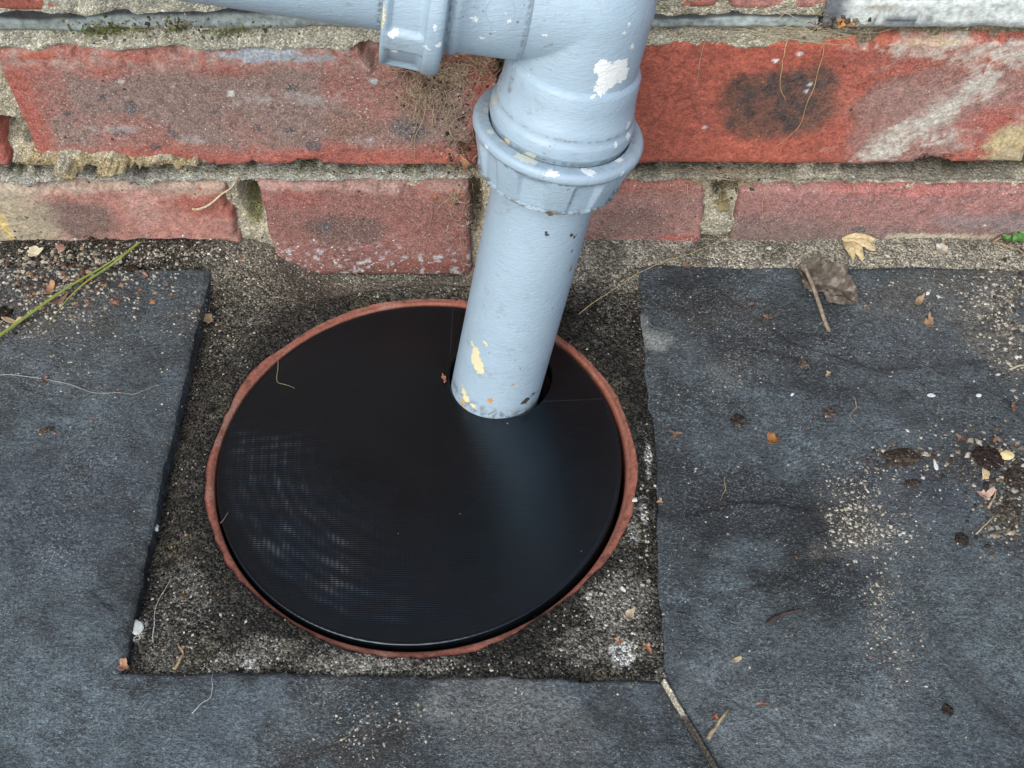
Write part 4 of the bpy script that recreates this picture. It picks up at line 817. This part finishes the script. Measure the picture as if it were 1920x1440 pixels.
# ---- fibres and root tangles on the wall
def wander(p0, p1, n_, amp, lift=.001, seed=0, flat=None):
    r_ = np.random.RandomState(seed); pts = []
    ph = r_.rand(4) * 6.28
    for k in range(n_):
        t = k / (n_ - 1); e = math.sin(math.pi * t) ** .6
        px = p0[0] + (p1[0] - p0[0]) * t + amp * e * (math.sin(ph[0] + t * 5.1) + .5 * math.sin(ph[1] + t * 11.3)); py = p0[1] + (p1[1] - p0[1]) * t + amp * e * (math.sin(ph[2] + t * 4.3) + .5 * math.sin(ph[3] + t * 9.1))
        p, nn = hitw(px, py); pts.append(p + nn * (.0003 + lift * e))
    P = np.array(pts)
    for _ in range(3): P[1:-1] = (P[:-2] + 2 * P[1:-1] + P[2:]) / 4
    return P
def tube_obj(name, paths, r, col, mat=None, sides=5, taper=True):
    V, q = tubes(paths, r, sides, taper); jit = .8 + .4 * np.random.RandomState(len(V)).rand(len(V)); c_ = np.array(col)[None] * jit[:, None]
    return link(name, fastmesh(name, V, q, np.concatenate([c_, np.ones((len(V), 1))], -1)), mat or M_DRY)
paths, radii = [], []
for k in range(460):
    b = rs.rand()
    if b < .42: x0, y0 = 800 + rs.randn() * 38, 150 + rs.randn() * 36
    elif b < .62: x0, y0 = 900 + rs.randn() * 26, 120 + rs.randn() * 14
    elif b < .84: x0, y0 = 868 + rs.randn() * 13, 320 + rs.randn() * 62
    else: x0, y0 = 1360 + rs.randn() * 60, 335 + rs.randn() * 10
    L = 14 + 42 * rs.rand(); an = rs.rand() * 6.28
    if b >= .84: an = rs.choice([0, math.pi]) + rs.randn() * .5
    paths.append(wander((x0, y0), (x0 + L * math.cos(an), y0 + L * math.sin(an)), 12, 5, .0012 + .0022 * rs.rand(), 100 + k)); radii.append(.00010 + .00014 * rs.rand())
for p0, p1, r_ in (((790, 160), (760, 310), .0002), ((800, 180), (770, 330), .00022), ((760, 130), (745, 180), .00018), ((830, 150), (870, 250), .0002), ((780, 190), (800, 270), .00018), ((860, 170), (800, 150), .0002), ((905, 108), (935, 145), .0005), ((945, 100), (915, 150), .0003), ((900, 430), (885, 520), .0002), ((880, 330), (895, 440), .0002)):
    paths.append(wander(p0, p1, 18, 6, .0018, len(paths))); radii.append(r_)
tg = tube_obj('root_tangle', paths, radii, (.38, .30, .20)); tag(tg, kind='stuff', label='tangle of dry roots and fibres caught behind the pipe and in the joints')
paths = [wander((1500 + rs.randn() * 60, 55 + rs.randn() * 8), (1520 + rs.randn() * 60, 60 + rs.randn() * 14), 12, 6, .002, 500 + k) for k in range(40)]
paths += [wander((1220 + 60 * rs.rand() + 220 * rs.rand(), 52), (1240 + 280 * rs.rand(), 62 + 6 * rs.rand()), 14, 4, .002, 560 + k) for k in range(14)]
tg = tube_obj('dry_stalks', paths, .00018, (.42, .36, .25)); tag(tg, kind='stuff', label='dry stalks and cobwebs along the joint under the slate course')

def fibre(name, pts, r, col, label, cat, amp=3, lift=.0008, n_=14):
    P = []
    for i in range(len(pts) - 1):
        w_ = wander(pts[i], pts[i + 1], n_, amp, lift, int(pts[i][0]) % 97 + i); P.append(w_ if i == 0 else w_[1:])
    P = np.concatenate(P)
    for _ in range(4): P[1:-1] = (P[:-2] + 2 * P[1:-1] + P[2:]) / 4
    o = P.mean(0); ob = tube_obj(name, [P - o], r, col); ob.location = o; tag(ob, label, cat); return ob
fibre('straw', [(362, 391), (415, 362), (452, 329)], .00075, (.50, .40, .27), 'pale curved straw across the pinkish brick beside the raked out joint', 'straw', 1, .004)
fibre('root_fibre', [(1545, 80), (1530, 150), (1500, 235), (1450, 275), (1435, 330)], .00022, (.42, .28, .15), 'long thin root hanging over the dark burnt patch of the brick', 'root', 3, .001)
fibre('root_fibre', [(1478, 70), (1466, 110), (1463, 165), (1473, 187)], .00026, (.46, .32, .18), 'short root hanging from the joint just right of the pipe elbow', 'root', 2, .001)
fibre('root_fibre', [(1325, 68), (1312, 110), (1303, 165)], .00018, (.42, .34, .22), 'faint fine root on the plain orange part of the brick', 'root', 2, .001)
fibre('root_fibre', [(1432, 350), (1430, 400), (1443, 448)], .0002, (.42, .28, .17), 'thin root hanging down the mauve brown low brick', 'root', 3, .001)
fibre('root_fibre', [(1085, 590), (1185, 518), (1290, 478), (1378, 445)], .00024, (.46, .36, .20), 'long tan root crossing the mortar from the wall to the drain', 'root', 3, .0012)
fibre('root_fibre', [(812, 365), (805, 425), (772, 478)], .0002, (.32, .22, .15), 'thin root down the dark header brick left of the pipe', 'root', 3, .001)
fibre('hair', [(0, 704), (90, 712), (175, 738), (250, 742), (300, 722)], .00014, (.42, .42, .38), 'long pale hair curving over the left slate slab', 'hair', 2, .001)
fibre('hair', [(522, 678), (519, 718), (553, 729)], .00022, (.24, .19, .12), 'brown hooked fibre lying on the black cover', 'fibre', 1, .0006)
fibre('hair', [(405, 963), (400, 1000), (428, 962)], .0002, (.34, .27, .17), 'curled fibre on the left lip of the drain', 'fibre', 2, .001)
fibre('hair', [(288, 1205), (290, 1145), (322, 1085)], .0002, (.50, .50, .46), 'pale hair on the mortar left of the drain', 'hair', 3, .0008)
fibre('hair', [(360, 1338), (396, 1310), (400, 1260)], .0002, (.48, .50, .50), 'pale hair on the front slate below the mortar corner', 'hair', 2, .0008)
fibre('root_fibre', [(328, 1255), (346, 1228), (335, 1208)], .00075, (.30, .22, .12), 'tan bent rootlet on the mortar at the bottom left corner', 'root', 1, .001)
fibre('hair', [(1358, 895), (1360, 920), (1350, 940)], .00022, (.36, .27, .15), 'short brown bristle on the right slate beside the drain', 'fibre', 1, .0006)
fibre('hair', [(1600, 745), (1606, 765), (1592, 782), (1603, 795)], .0002, (.40, .34, .24), 'curled fibre in the middle of the right slate', 'fibre', 1, .0008)
fibre('twig', [(1328, 1386), (1345, 1358), (1366, 1331)], .0010, (.30, .23, .15), 'forked dry twig lying beside the pale grout joint', 'twig', 1, .0015)
fibre('twig', [(1440, 1171), (1462, 1155), (1502, 1143)], .0014, (.055, .042, .038), 'dark brown curved sliver on the lower right slate', 'twig', 1, .0010)
fibre('twig', [(1852, 953), (1861, 938), (1868, 918)], .0006, (.36, .28, .19), 'thin twig beside the soil clump at the right edge', 'twig', 1, .0010)
fibre('twig', [(1830, 1002), (1848, 985), (1863, 968)], .0004, (.40, .34, .25), 'faint twig below the soil clump at the right edge', 'twig', 1, .0010)
fibre('twig', [(1894, 694), (1920, 686)], .0008, (.42, .36, .28), 'pale stick at the right edge beside the gritty joint', 'twig', 1, .0010)
fibre('twig', [(1905, 912), (1920, 898)], .0006, (.40, .22, .14), 'reddish stick end at the right edge beside the soil', 'twig', 1, .0010)

# ---- leaf scraps, chips and clumps
def sheet(px, py, wmm, lmm, rot, curl, seed, col, name, label, cat, mat=None, rag=.25, lift=.0004, group=None, col2=None):
    """a ragged curled scrap: a small polar sheet, lying on whatever is there"""
    p, nn = hit(px, py); r_ = np.random.RandomState(seed); na, nr_ = 28, 7
    t = np.linspace(0, 2 * np.pi, na, endpoint=False); out = 1 + rag * (sum(np.sin(k * t + r_.rand() * 6.28) * (1.0 / (1 + .35 * k)) for k in (2, 3, 5, 7)) + .35 * r_.randn(na) * .6)
    out = np.clip(out, .35, 1.8); ri = np.linspace(0, 1, nr_)
    x = (ri[:, None] * out * np.cos(t)) * wmm * .0005; y = (ri[:, None] * out * np.sin(t)) * lmm * .0005
    L = max(wmm, lmm) * .0005
    z = curl * L * ((x / L) ** 2 * 1.1 + .5 * (y / L) ** 2 * (1 if seed % 2 else -.4)) + (fbm(x + .02 * seed, y, max(wmm, lmm) * .5, seed % 50, 3) - .5) * L * .5 * (.4 + curl)
    z -= z.min() - .0001
    ca, sa = math.cos(rot), math.sin(rot); X_, Y_ = x * ca - y * sa, x * sa + y * ca
    th_ = .00018
    V = np.concatenate([np.stack([X_, Y_, z + th_], -1).reshape(-1, 3), np.stack([X_, Y_, z - th_], -1).reshape(-1, 3)])
    i = np.arange(nr_ - 1)[:, None] * na; j = np.arange(na)[None]
    q_ = np.stack([i + j, i + na + j, i + na + (j + 1) % na, i + (j + 1) % na], -1).reshape(-1, 4); n0 = na * nr_
    e = (nr_ - 1) * na + np.arange(na); e2 = (nr_ - 1) * na + (np.arange(na) + 1) % na
    Q = np.concatenate([q_, q_[:, ::-1] + n0, np.stack([e, e + n0, e2 + n0, e2], -1)])
    c_ = np.tile(np.array(col), (len(V), 1)); 
    if col2 is not None: c_ = mixc(c_, col2, sst(.45, .6, fbm(V[:, 0], V[:, 1], max(wmm, lmm) * .35, seed % 60 + 3, 3)))
    me = fastmesh(name, V, Q, np.concatenate([c_, np.ones((len(V), 1))], -1))
    ob = link(name, me, mat or M_DRY); ob.location = p + nn * lift; ob.rotation_mode = 'QUATERNION'; ob.rotation_quaternion = Vector(nn * .35 + np.array([0, 0, .65]) if nn[2] > .4 else nn).to_track_quat('Z', 'Y')
    tag(ob, label, cat, group); return ob
BRN, TAN, ORB, GRB = (.19, .12, .085), (.42, .32, .20), (.34, .13, .055), (.17, .135, .105)
def star(px, py, mm, rot, seed, col, label):      # bud scale with three or four points
    p, nn = hit(px, py); r_ = np.random.RandomState(seed); k = 3 + seed % 3; t = np.linspace(0, 2 * np.pi, 24, endpoint=False)
    rad_ = (.55 + .30 * np.cos(t * k + seed) + .28 * np.cos(t + r_.rand() * 6) + .22 * np.cos(2 * t + r_.rand() * 6)) * (1 + .16 * r_.randn(24)); rad_ = np.clip(rad_, .16, 1.25); ri = np.array([0, .5, 1.0])
    x = ri[:, None] * rad_ * np.cos(t + rot) * mm * .0005; y = ri[:, None] * rad_ * np.sin(t + rot) * mm * .0005; z = (ri[:, None] ** 2) * mm * .0002 * (1 + .8 * np.sin(t * 2 + seed))
    V = np.concatenate([np.stack([x, y, z + .0001], -1).reshape(-1, 3), np.stack([x, y, z - .0001], -1).reshape(-1, 3)]); V[:, 2] += .0003
    i = np.arange(2)[:, None] * 24; j = np.arange(24)[None]; q_ = np.stack([i + j, i + 24 + j, i + 24 + (j + 1) % 24, i + (j + 1) % 24], -1).reshape(-1, 4)
    me = fastmesh('bud_scale', V, np.concatenate([q_, q_[:, ::-1] + 72]), np.concatenate([np.tile(np.array(col), (len(V), 1)) * (.75 + .5 * r_.rand(len(V), 1)), np.ones((len(V), 1))], -1))
    ob = link('bud_scale', me, M_DRY); ob.location = p + nn * .0002; tag(ob, label, 'bud scale', 'brown bud scales fallen on the slate and mortar'); return ob
def chip(px, py, wmm, lmm, rot, seed, col, name, label, cat, mat=None, hmm=None, group=None):
    p, nn = hit(px, py); bm = bmesh.new(); bmesh.ops.create_icosphere(bm, subdivisions=2, radius=1.0); r_ = np.random.RandomState(seed)
    pl = r_.randn(9, 3); pl /= np.linalg.norm(pl, axis=1)[:, None]; off = .42 + .4 * r_.rand(9)
    for v in bm.verts:
        q_ = np.array(v.co)
        for n_, o_ in zip(pl, off):
            d_ = q_.dot(n_) - o_
            if d_ > 0: q_ = q_ - n_ * d_
        v.co = (q_[0] * wmm * .0005, q_[1] * lmm * .0005, q_[2] * (hmm or min(wmm, lmm) * .6) * .0005)
    me = bpy.data.meshes.new(name); bm.to_mesh(me); bm.free(); n_ = len(me.vertices)
    at = me.color_attributes.new('Col', 'FLOAT_COLOR', 'POINT'); at.data.foreach_set('color', np.concatenate([np.tile(np.array(col), (n_, 1)) * (.88 + .2 * r_.rand(n_, 1)), np.ones((n_, 1))], -1).astype(np.float32).ravel())
    ob = link(name, me, mat or M_STONE); ob.location = p + nn * (hmm or min(wmm, lmm) * .6) * .0003; ob.rotation_euler = (0, 0, rot); tag(ob, label, cat, group); return ob
def clump(px, py, wmm, lmm, rot, seed, col, label, hmm=3.0):
    p, nn = hit(px, py); r_ = np.random.RandomState(seed); bm = bmesh.new(); bmesh.ops.create_icosphere(bm, subdivisions=5, radius=1.0)
    V = np.array([v.co for v in bm.verts]); me = bpy.data.meshes.new('soil_clump')
    nx = fbm(V[:, 0] * .01 + seed * .013, V[:, 1] * .01 + V[:, 2] * .007, 6, seed % 40, 5); nx2 = fbm(V[:, 0] * .01 + V[:, 2] * .008, V[:, 1] * .01, 2.2, seed % 40 + 7, 4)
    k = .70 + .7 * (nx - .3) + .35 * (nx2 - .5)
    W_ = V * k[:, None] * np.array([wmm, lmm, hmm * 1.3]) * .0005
    for v, w_ in zip(bm.verts, W_): v.co = w_
    for f in bm.faces: f.smooth = True
    bm.to_mesh(me); bm.free(); n_ = len(me.vertices)
    c_ = np.array(col) * (.5 + 1.1 * nx2)[:, None]; al_ = np.full((n_, 1), .25)
    at = me.color_attributes.new('Col', 'FLOAT_COLOR', 'POINT'); at.data.foreach_set('color', np.concatenate([c_, al_], -1).astype(np.float32).ravel())
    ob = link('soil_clump', me, M_SOIL); ob.location = p + np.array([0, 0, hmm * .00018]); ob.rotation_euler = (0, 0, rot); tag(ob, label, 'soil clump', 'crumbs of soil lying on the slates'); return ob

# big crumpled leaf with its stalk
p, nn = hit(1535, 535)
lf = tag(empty('dead_leaf', tuple(p)), 'crumpled grey brown dead leaf with a thick stalk on the right slate', 'leaf')
def leaf_grid(A, B, half, curl, n_=26, m_=12, seed=3, rag=.3):
    A, B = np.array(A), np.array(B); ax = B - A; L = np.linalg.norm(ax); ax /= L; sd = np.array([-ax[1], ax[0], 0]); sd /= np.linalg.norm(sd)
    t = np.linspace(0, 1, n_)[:, None]; s_ = np.linspace(-1, 1, m_)[None]
    wd = half * np.sin(np.pi * np.clip(t, 0.02, .985)) ** .75 * (1 + rag * (fbm(t * .02 + 0 * s_, s_ * 0 + np.sign(s_) * .01, 5, seed, 4) - .5) * 2)
    P = A + ax * t[..., None] * L + sd * (wd * s_)[..., None]; zz = curl(t, s_) + (fbm(t * .02 + 0 * s_, s_ * .01 + 0 * t, 4, seed + 9, 4) - .5) * .0030
    P[..., 2] += zz; return P, gridq(n_, m_)
def two_sided(P, q_, th_=.00016):
    V = P.reshape(-1, 3); n_ = len(V); V2 = V.copy(); V2[:, 2] -= th_ * 2; return np.concatenate([V, V2]), np.concatenate([q_, q_[:, ::-1] + n_])
A, B_ = hit(1497, 503)[0], hit(1606, 574)[0]; A = A + [0, 0, .0015]; B_ = B_ + [0, 0, .001]
P, q_ = leaf_grid(A, B_, .0090, lambda t, s: (.0040 * np.abs(s) ** 1.8 * (1 + .7 * np.sign(s)) + .0075 * (fbm(t * .026 + 0 * s, s * .010 + 0 * t, 9, 77, 3) - .35)) * np.sin(np.pi * t) ** .4 + .0008, 64, 36, 8, .9)
V, Q = two_sided(P, q_); cx_ = fbm(V[:, 0], V[:, 1], 5, 1301, 4); c_ = mixc(np.tile(np.array([.105, .085, .068]), (len(V), 1)), (.21, .185, .15), sst(.52, .62, fbm(V[:, 0], V[:, 1], 2.2, 1305, 3))); c_ = mixc(c_, (.05, .04, .03), sst(.58, .7, fbm(V[:, 0], V[:, 1], 4, 1311, 4)) * .7)
link('leaf_blade', fastmesh('leaf_blade', V - p, Q, np.concatenate([c_, np.ones((len(V), 1))], -1)), M_DRY, lf)
st = np.array([hit(*k)[0] + [0, 0, z_] for k, z_ in (((1508, 515), .004), ((1520, 545), .0046), ((1532, 575), .0036), ((1543, 602), .0022), ((1553, 624), .0016))])
tt = np.linspace(0, 4, 26); st = np.stack([np.interp(tt, range(5), st[:, k]) for k in range(3)], -1)
for _ in range(3): st[1:-1] = (st[:-2] + 2 * st[1:-1] + st[2:]) / 4
V, Q = tubes([st], .00105, 8, False); link('leaf_stalk', fastmesh('leaf_stalk', V - p, Q, np.concatenate([np.tile(np.array([.25, .205, .155]), (len(V), 1)) * (.7 + .6 * rs.rand(len(V), 1)), np.ones((len(V), 1))], -1)), M_DRY, lf)
# pale curled petal cluster against the wall
p, nn = hit(1600, 462)
pf = tag(empty('withered_flower', tuple(p)), 'pale straw coloured curled dry petals against the foot of the wall', 'dry flower')
for k, (a, b, hw) in enumerate((((1578, 450), (1640, 452), .0034), ((1580, 455), (1640, 472), .0028), ((1588, 458), (1618, 490), .0030), ((1582, 458), (1600, 492), .0024))):
    A, B_ = hit(*a)[0] + [0, 0, .0022], hit(*b)[0] + [0, 0, .0018 + .0005 * (k % 2)]
    P, q_ = leaf_grid(A, B_, hw, lambda t, s: .0030 * np.sin(np.pi * t) - .0016 * s ** 2, 20, 9, 21 + k, .5); V, Q = two_sided(P, q_)
    link('petal', fastmesh('petal', V - p, Q, np.concatenate([np.tile(np.array([.56, .44, .25]), (len(V), 1)) * (.8 + .35 * fbm(V[:, 0], V[:, 1], 3, 1330 + k, 3))[:, None], np.ones((len(V), 1))], -1)), M_DRY, pf)
# green weed at the right edge
p, nn = hit(1890, 462)
wd_ = tag(empty('weed', tuple(p)), 'small green weed with round leaves at the foot of the wall, right edge', 'weed')
for k, (a, b, hw) in enumerate((((1873, 450), (1887, 463), .0024), ((1892, 460), (1920, 448), .0040))):
    A, B_ = hit(*a)[0] + [0, -.001, .004], hit(*b)[0] + [0, -.001, .005]
    P, q_ = leaf_grid(A, B_, hw, lambda t, s: .0012 * np.abs(s), 18, 9, 31 + k, .1); V, Q = two_sided(P, q_)
    link('leaf', fastmesh('leaf', V - p, Q, np.concatenate([np.tile(np.array([.085, .21, .045]), (len(V), 1)), np.ones((len(V), 1))], -1)), M_GREEN, wd_)
P = [wander((1862, 456), (1905, 444), 14, 2, .003, 3), wander((1862, 456), (1920, 478), 14, 3, .003, 4), wander((1885, 466), (1894, 456), 8, 1, .003, 6)]
V, Q = tubes(P, .0007, 6); link('stem', fastmesh('stem', V - p, Q, np.tile([.26, .19, .12, 1], (len(V), 1))), M_DRY, wd_)
# grass blades
p, nn = hit(120, 590)
gr = tag(empty('grass_blades', tuple(p)), 'long green grass blade folded in two, over the gritty corner of the left slate', 'grass')
def blade(pts, wmm, seed, lifts, col):
    P0 = np.array([hit(*k)[0] + [0, 0, z_] for k, z_ in zip(pts, lifts)]); n_ = 40; tt = np.linspace(0, len(pts) - 1, n_); C_ = np.stack([np.interp(tt, range(len(pts)), P0[:, k]) for k in range(3)], -1)
    for _ in range(5): C_[1:-1] = (C_[:-2] + 2 * C_[1:-1] + C_[2:]) / 4
    T = np.gradient(C_, axis=0); T /= np.linalg.norm(T, axis=1)[:, None]; sd = np.cross(T, (0, 0, 1)); sd /= np.linalg.norm(sd, axis=1)[:, None]
    u = np.linspace(0, 1, n_); wd = wmm * .0005 * np.clip(1 - u ** 2.2, .12, 1); s_ = np.array([-1, 0, 1]); P = C_[:, None] + sd[:, None] * (wd[:, None] * s_)[..., None]; P[:, 1, 2] -= .0005
    V, Q = two_sided(P, gridq(n_, 3), .0001); uu = np.tile(np.repeat(u, 3), 2); c_ = mixc(np.tile(np.array(col), (len(V), 1)), (.30, .22, .07), sst(.78, 1, uu))
    link('blade', fastmesh('blade', V - p, Q, np.concatenate([c_, np.ones((len(V), 1))], -1)), M_GREEN, gr)
blade([(-14, 652), (60, 602), (130, 552), (200, 515), (275, 475)], 2.1, 1, (.004, .005, .005, .006, .009), (.19, .25, .05))
blade([(268, 480), (215, 512), (165, 545), (130, 575), (88, 618)], 1.5, 2, (.0095, .006, .006, .005, .002), (.22, .26, .06))

sheet(70, 477, 9, 6, .2, .3, 61, (.60, .54, .37), 'leaf_scrap', 'pale cream torn leaf scrap in the dark soil at the top left', 'leaf scrap', rag=.25, lift=.002)
sheet(392, 600, 7, 5, 1.0, .4, 63, (.33, .24, .15), 'leaf_scrap', 'tan folded scrap in the mortar beside the left slab corner', 'leaf scrap', rag=.3)
sheet(112, 565, 9, 4, .3, .5, 65, BRN, 'leaf_scrap', 'brown curled scrap under the grass blade', 'leaf scrap', rag=.4)
sheet(95, 545, 7, 5, 1.3, .5, 66, (.33, .19, .11), 'leaf_scrap', 'reddish brown scrap above the grass blade', 'leaf scrap', rag=.4)
sheet(150, 528, 5, 4, .6, .5, 67, BRN, 'leaf_scrap', 'small brown scrap amid grit, right of the reddish scrap', 'leaf scrap', rag=.4)
sheet(118, 468, 5, 6, .3, .6, 68, (.33, .20, .15), 'leaf_scrap', 'pinkish brown scrap against the foot of the pinkish brick', 'leaf scrap', rag=.3)
sheet(30, 605, 9, 4, .7, .5, 69, TAN, 'leaf_scrap', 'tan scrap at the left edge below the grass blade', 'leaf scrap', rag=.4)
sheet(1448, 827, 6, 6, .3, .6, 71, (.28, .13, .045), 'leaf_scrap', 'rusty brown rounded scrap in the middle of the right slate', 'leaf scrap', rag=.18, col2=(.10, .06, .03))
sheet(1722, 567, 9, 3, -.1, .5, 73, (.30, .21, .13), 'seed_husk', 'slender brown seed husk on the upper right slate', 'husk', rag=.2)
sheet(1742, 607, 8, 4, .3, .5, 75, (.28, .19, .12), 'leaf_scrap', 'brown scrap below the slender seed husk', 'leaf scrap', rag=.4)
sheet(1288, 502, 4.5, 4, .2, .6, 77, BRN, 'leaf_scrap', 'brown scrap on the top edge of the right slate, nearest the pipe', 'leaf scrap', rag=.35)
sheet(1765, 470, 7, 6, .2, .4, 78, (.42, .36, .28), 'leaf_scrap', 'pale shell shaped scrap in the grit at the foot of the wall', 'leaf scrap', rag=.15)
sheet(1846, 930, 6, 5, .2, .6, 79, (.46, .32, .25), 'leaf_scrap', 'pinkish scrap beside the thin twig at the right edge', 'leaf scrap', rag=.4)
sheet(1846, 890, 3.5, 6, .5, .5, 80, (.52, .40, .24), 'leaf_scrap', 'straw coloured sliver under the yellowish stone', 'leaf scrap', rag=.3)
sheet(230, 1250, 4.5, 4.5, .5, .9, 81, (.42, .24, .16), 'leaf_scrap', 'rolled pinkish scrap on the bottom left corner of the mortar', 'leaf scrap', rag=.25)
sheet(1180, 1155, 5, 4, .5, .7, 82, (.34, .28, .20), 'leaf_scrap', 'grey tan scrap on the pale mortar at lower right of the drain', 'leaf scrap', rag=.3)
sheet(1380, 1238, 4.5, 2, .1, .5, 83, (.42, .32, .19), 'seed_husk', 'small tan seed husk on the lower right slate', 'husk', rag=.15)
sheet(872, 300, 4, 7, .5, .8, 84, (.36, .19, .10), 'leaf_scrap', 'rusty scrap in the debris left of the upright nut', 'leaf scrap', rag=.4)
sheet(833, 712, 2.0, 4.5, .2, .6, 85, (.30, .13, .08), 'leaf_scrap', 'tiny reddish scrap at the left of the pipe hole', 'leaf scrap', rag=.4)
sheet(1035, 400, 7, 2.6, .1, .5, 86, (.20, .15, .11), 'leaf_scrap', 'grey scrap caught under the upright nut', 'leaf scrap', rag=.3)
for k, (px, py, mm, rot, col, lab) in enumerate(((1266, 816, 6, .3, BRN, 'brown bud scale on the right slate close to the drain'), (1437, 599, 5.5, 1.2, BRN, 'brown bud scale left of the crumpled leaf stalk'), (1412, 572, 4.2, 2.2, BRN, 'paler bud scale above left of the leaf stalk'), (1800, 825, 6, .5, BRN, 'brown bud scale between the soil heaps at right'), (1868, 826, 5, 2.5, (.22, .14, .10), 'dull bud scale above the yellowish stone'), (1898, 767, 6, 1, BRN, 'brown bud scale at the right edge under the gritty joint'), (1211, 1214, 6.2, .9, (.36, .19, .12), 'orange brown bud scale on the pale mortar corner'), (1160, 1205, 3.6, .2, (.36, .18, .10), 'smallest bud scale, beside the white splash on the mortar'), (1425, 1322, 5.2, 1.8, (.28, .17, .13), 'bud scale right of the forked twig'), (1553, 703, 4.2, .3, TAN, 'tan curved bud scale under the small soil crumb'), (1240, 943, 4, 2, (.36, .24, .15), 'bud scale on the slate by the right rim of the drain'), (1340, 1345, 3.4, 2, (.34, .12, .06), 'reddish bud scale beside the grout joint'), (85, 712, 4.5, .6, BRN, 'bud scale under the pale hair on the left slate'), (275, 520, 4.5, .2, (.30, .17, .13), 'bud scale on the top edge of the left slate'))):
    star(px, py, mm, rot, 40 + k * 3, col, lab)
chip(1884, 856, 8.6, 7.0, .3, 3, (.60, .50, .26), 'stone', 'flat yellowish stone on the dark soil at the right edge', 'stone', hmm=3.5)
CG = 'white stone chips on the right slate'
chip(1753, 872, 2.6, 6.2, .1, 4, (.58, .61, .59), 'stone_chip', 'tall white stone chip beside the wide soil heap', 'stone chip', group=CG)
chip(1746, 742, 4.8, 2.6, .2, 5, (.54, .59, .60), 'stone_chip', 'oval white stone chip alone on the upper right slate', 'stone chip', group=CG)
chip(1835, 742, 3.0, 2.6, .2, 6, (.50, .56, .54), 'stone_chip', 'pale chip right of the oval white one', 'stone chip', group=CG)
chip(1739, 551, 3.6, 2.4, .2, 7, (.58, .62, .60), 'stone_chip', 'pale chip above the slender seed husk', 'stone chip', group=CG)
chip(1760, 462, 3.6, 3.4, .6, 8, (.50, .56, .54), 'stone_chip', 'angular white chip at the foot of the wall', 'stone chip', group=CG)
chip(1442, 466, 3.4, 3.4, .6, 9, (.54, .56, .54), 'stone_chip', 'white chip in the mortar below the wall, left of the petals', 'stone chip', group=CG)
chip(1485, 740, 2.8, 1.8, .6, 10, (.62, .68, .72), 'stone_chip', 'small bluish chip in the middle of the right slate', 'stone chip', group=CG)
chip(1168, 1106, 2.6, 3.4, .6, 11, (.54, .56, .54), 'stone_chip', 'white chip on the dark mortar at lower right of the drain', 'stone chip', group=CG)
chip(1191, 938, 3.6, 3.4, .4, 12, (.62, .66, .62), 'stone_chip', 'white crumb on the right rim of the drain', 'stone chip', group=CG)
chip(252, 1174, 7.0, 8.6, .2, 13, (.50, .53, .51), 'mortar_splash', 'flat whitish lump of mortar at the left slab edge near the bottom', 'mortar lump', hmm=2.2)
chip(292, 990, 3.0, 4.6, .2, 14, (.52, .54, .52), 'mortar_splash', 'small whitish lump at the left slab edge', 'mortar lump', hmm=1.8)
chip(1356, 393, 11, 8, .0, 15, (.27, .22, .12), 'mortar_lump', 'rounded tan lump in the joint between the low bricks', 'mortar lump', M_STONE, hmm=7)
clump(1690, 858, 20, 10, .05, 7, (.080, .062, .048), 'wide dark soil heap on the right slate beside the tall white chip', 3.2)
clump(1855, 860, 15, 15, .3, 8, (.040, .030, .026), 'near black soil heap under the yellowish stone', 3.5)
clump(1885, 965, 13, 13, .9, 9, (.12, .105, .085), 'grey gritty soil heap at the right edge below the thin twig', 3.5)
clump(1803, 1013, 6.5, 6.5, .2, 10, (.050, .042, .034), 'round dark crumb on the lower right slate', 2.4)
clump(1556, 776, 7, 7, .2, 11, (.13, .10, .09), 'greyish crumb in the middle of the right slate', 3.0)
clump(1507, 684, 6, 6, .2, 12, (.14, .12, .095), 'gritty crumb under the leaf stalk', 2.4)
clump(1383, 790, 9, 9, .8, 13, (.060, .052, .045), 'loose dark crumb left of the middle of the right slate', 2.2)
clump(1903, 900, 14, 12, .2, 14, (.07, .055, .045), 'dark soil heap at the right edge beside the yellowish stone', 4)
clump(85, 808, 8, 4, .5, 15, (.13, .10, .075), 'oblong brown crumb on the left slate', 2.4)
clump(1710, 908, 9, 5, .3, 16, (.085, .068, .055), 'crumb below the tall white chip', 2.4)
clump(5, 590, 12, 10, .3, 17, (.035, .028, .022), 'black soil heap at the left edge', 4)
clump(245, 505, 8, 6, .3, 18, (.05, .035, .028), 'dark crumb at the tip of the grass blade', 2.5)
clump(1776, 1342 - 10, 5, 5, .3, 19, (.05, .042, .038), 'dark crumb low on the right slate', 1.6)
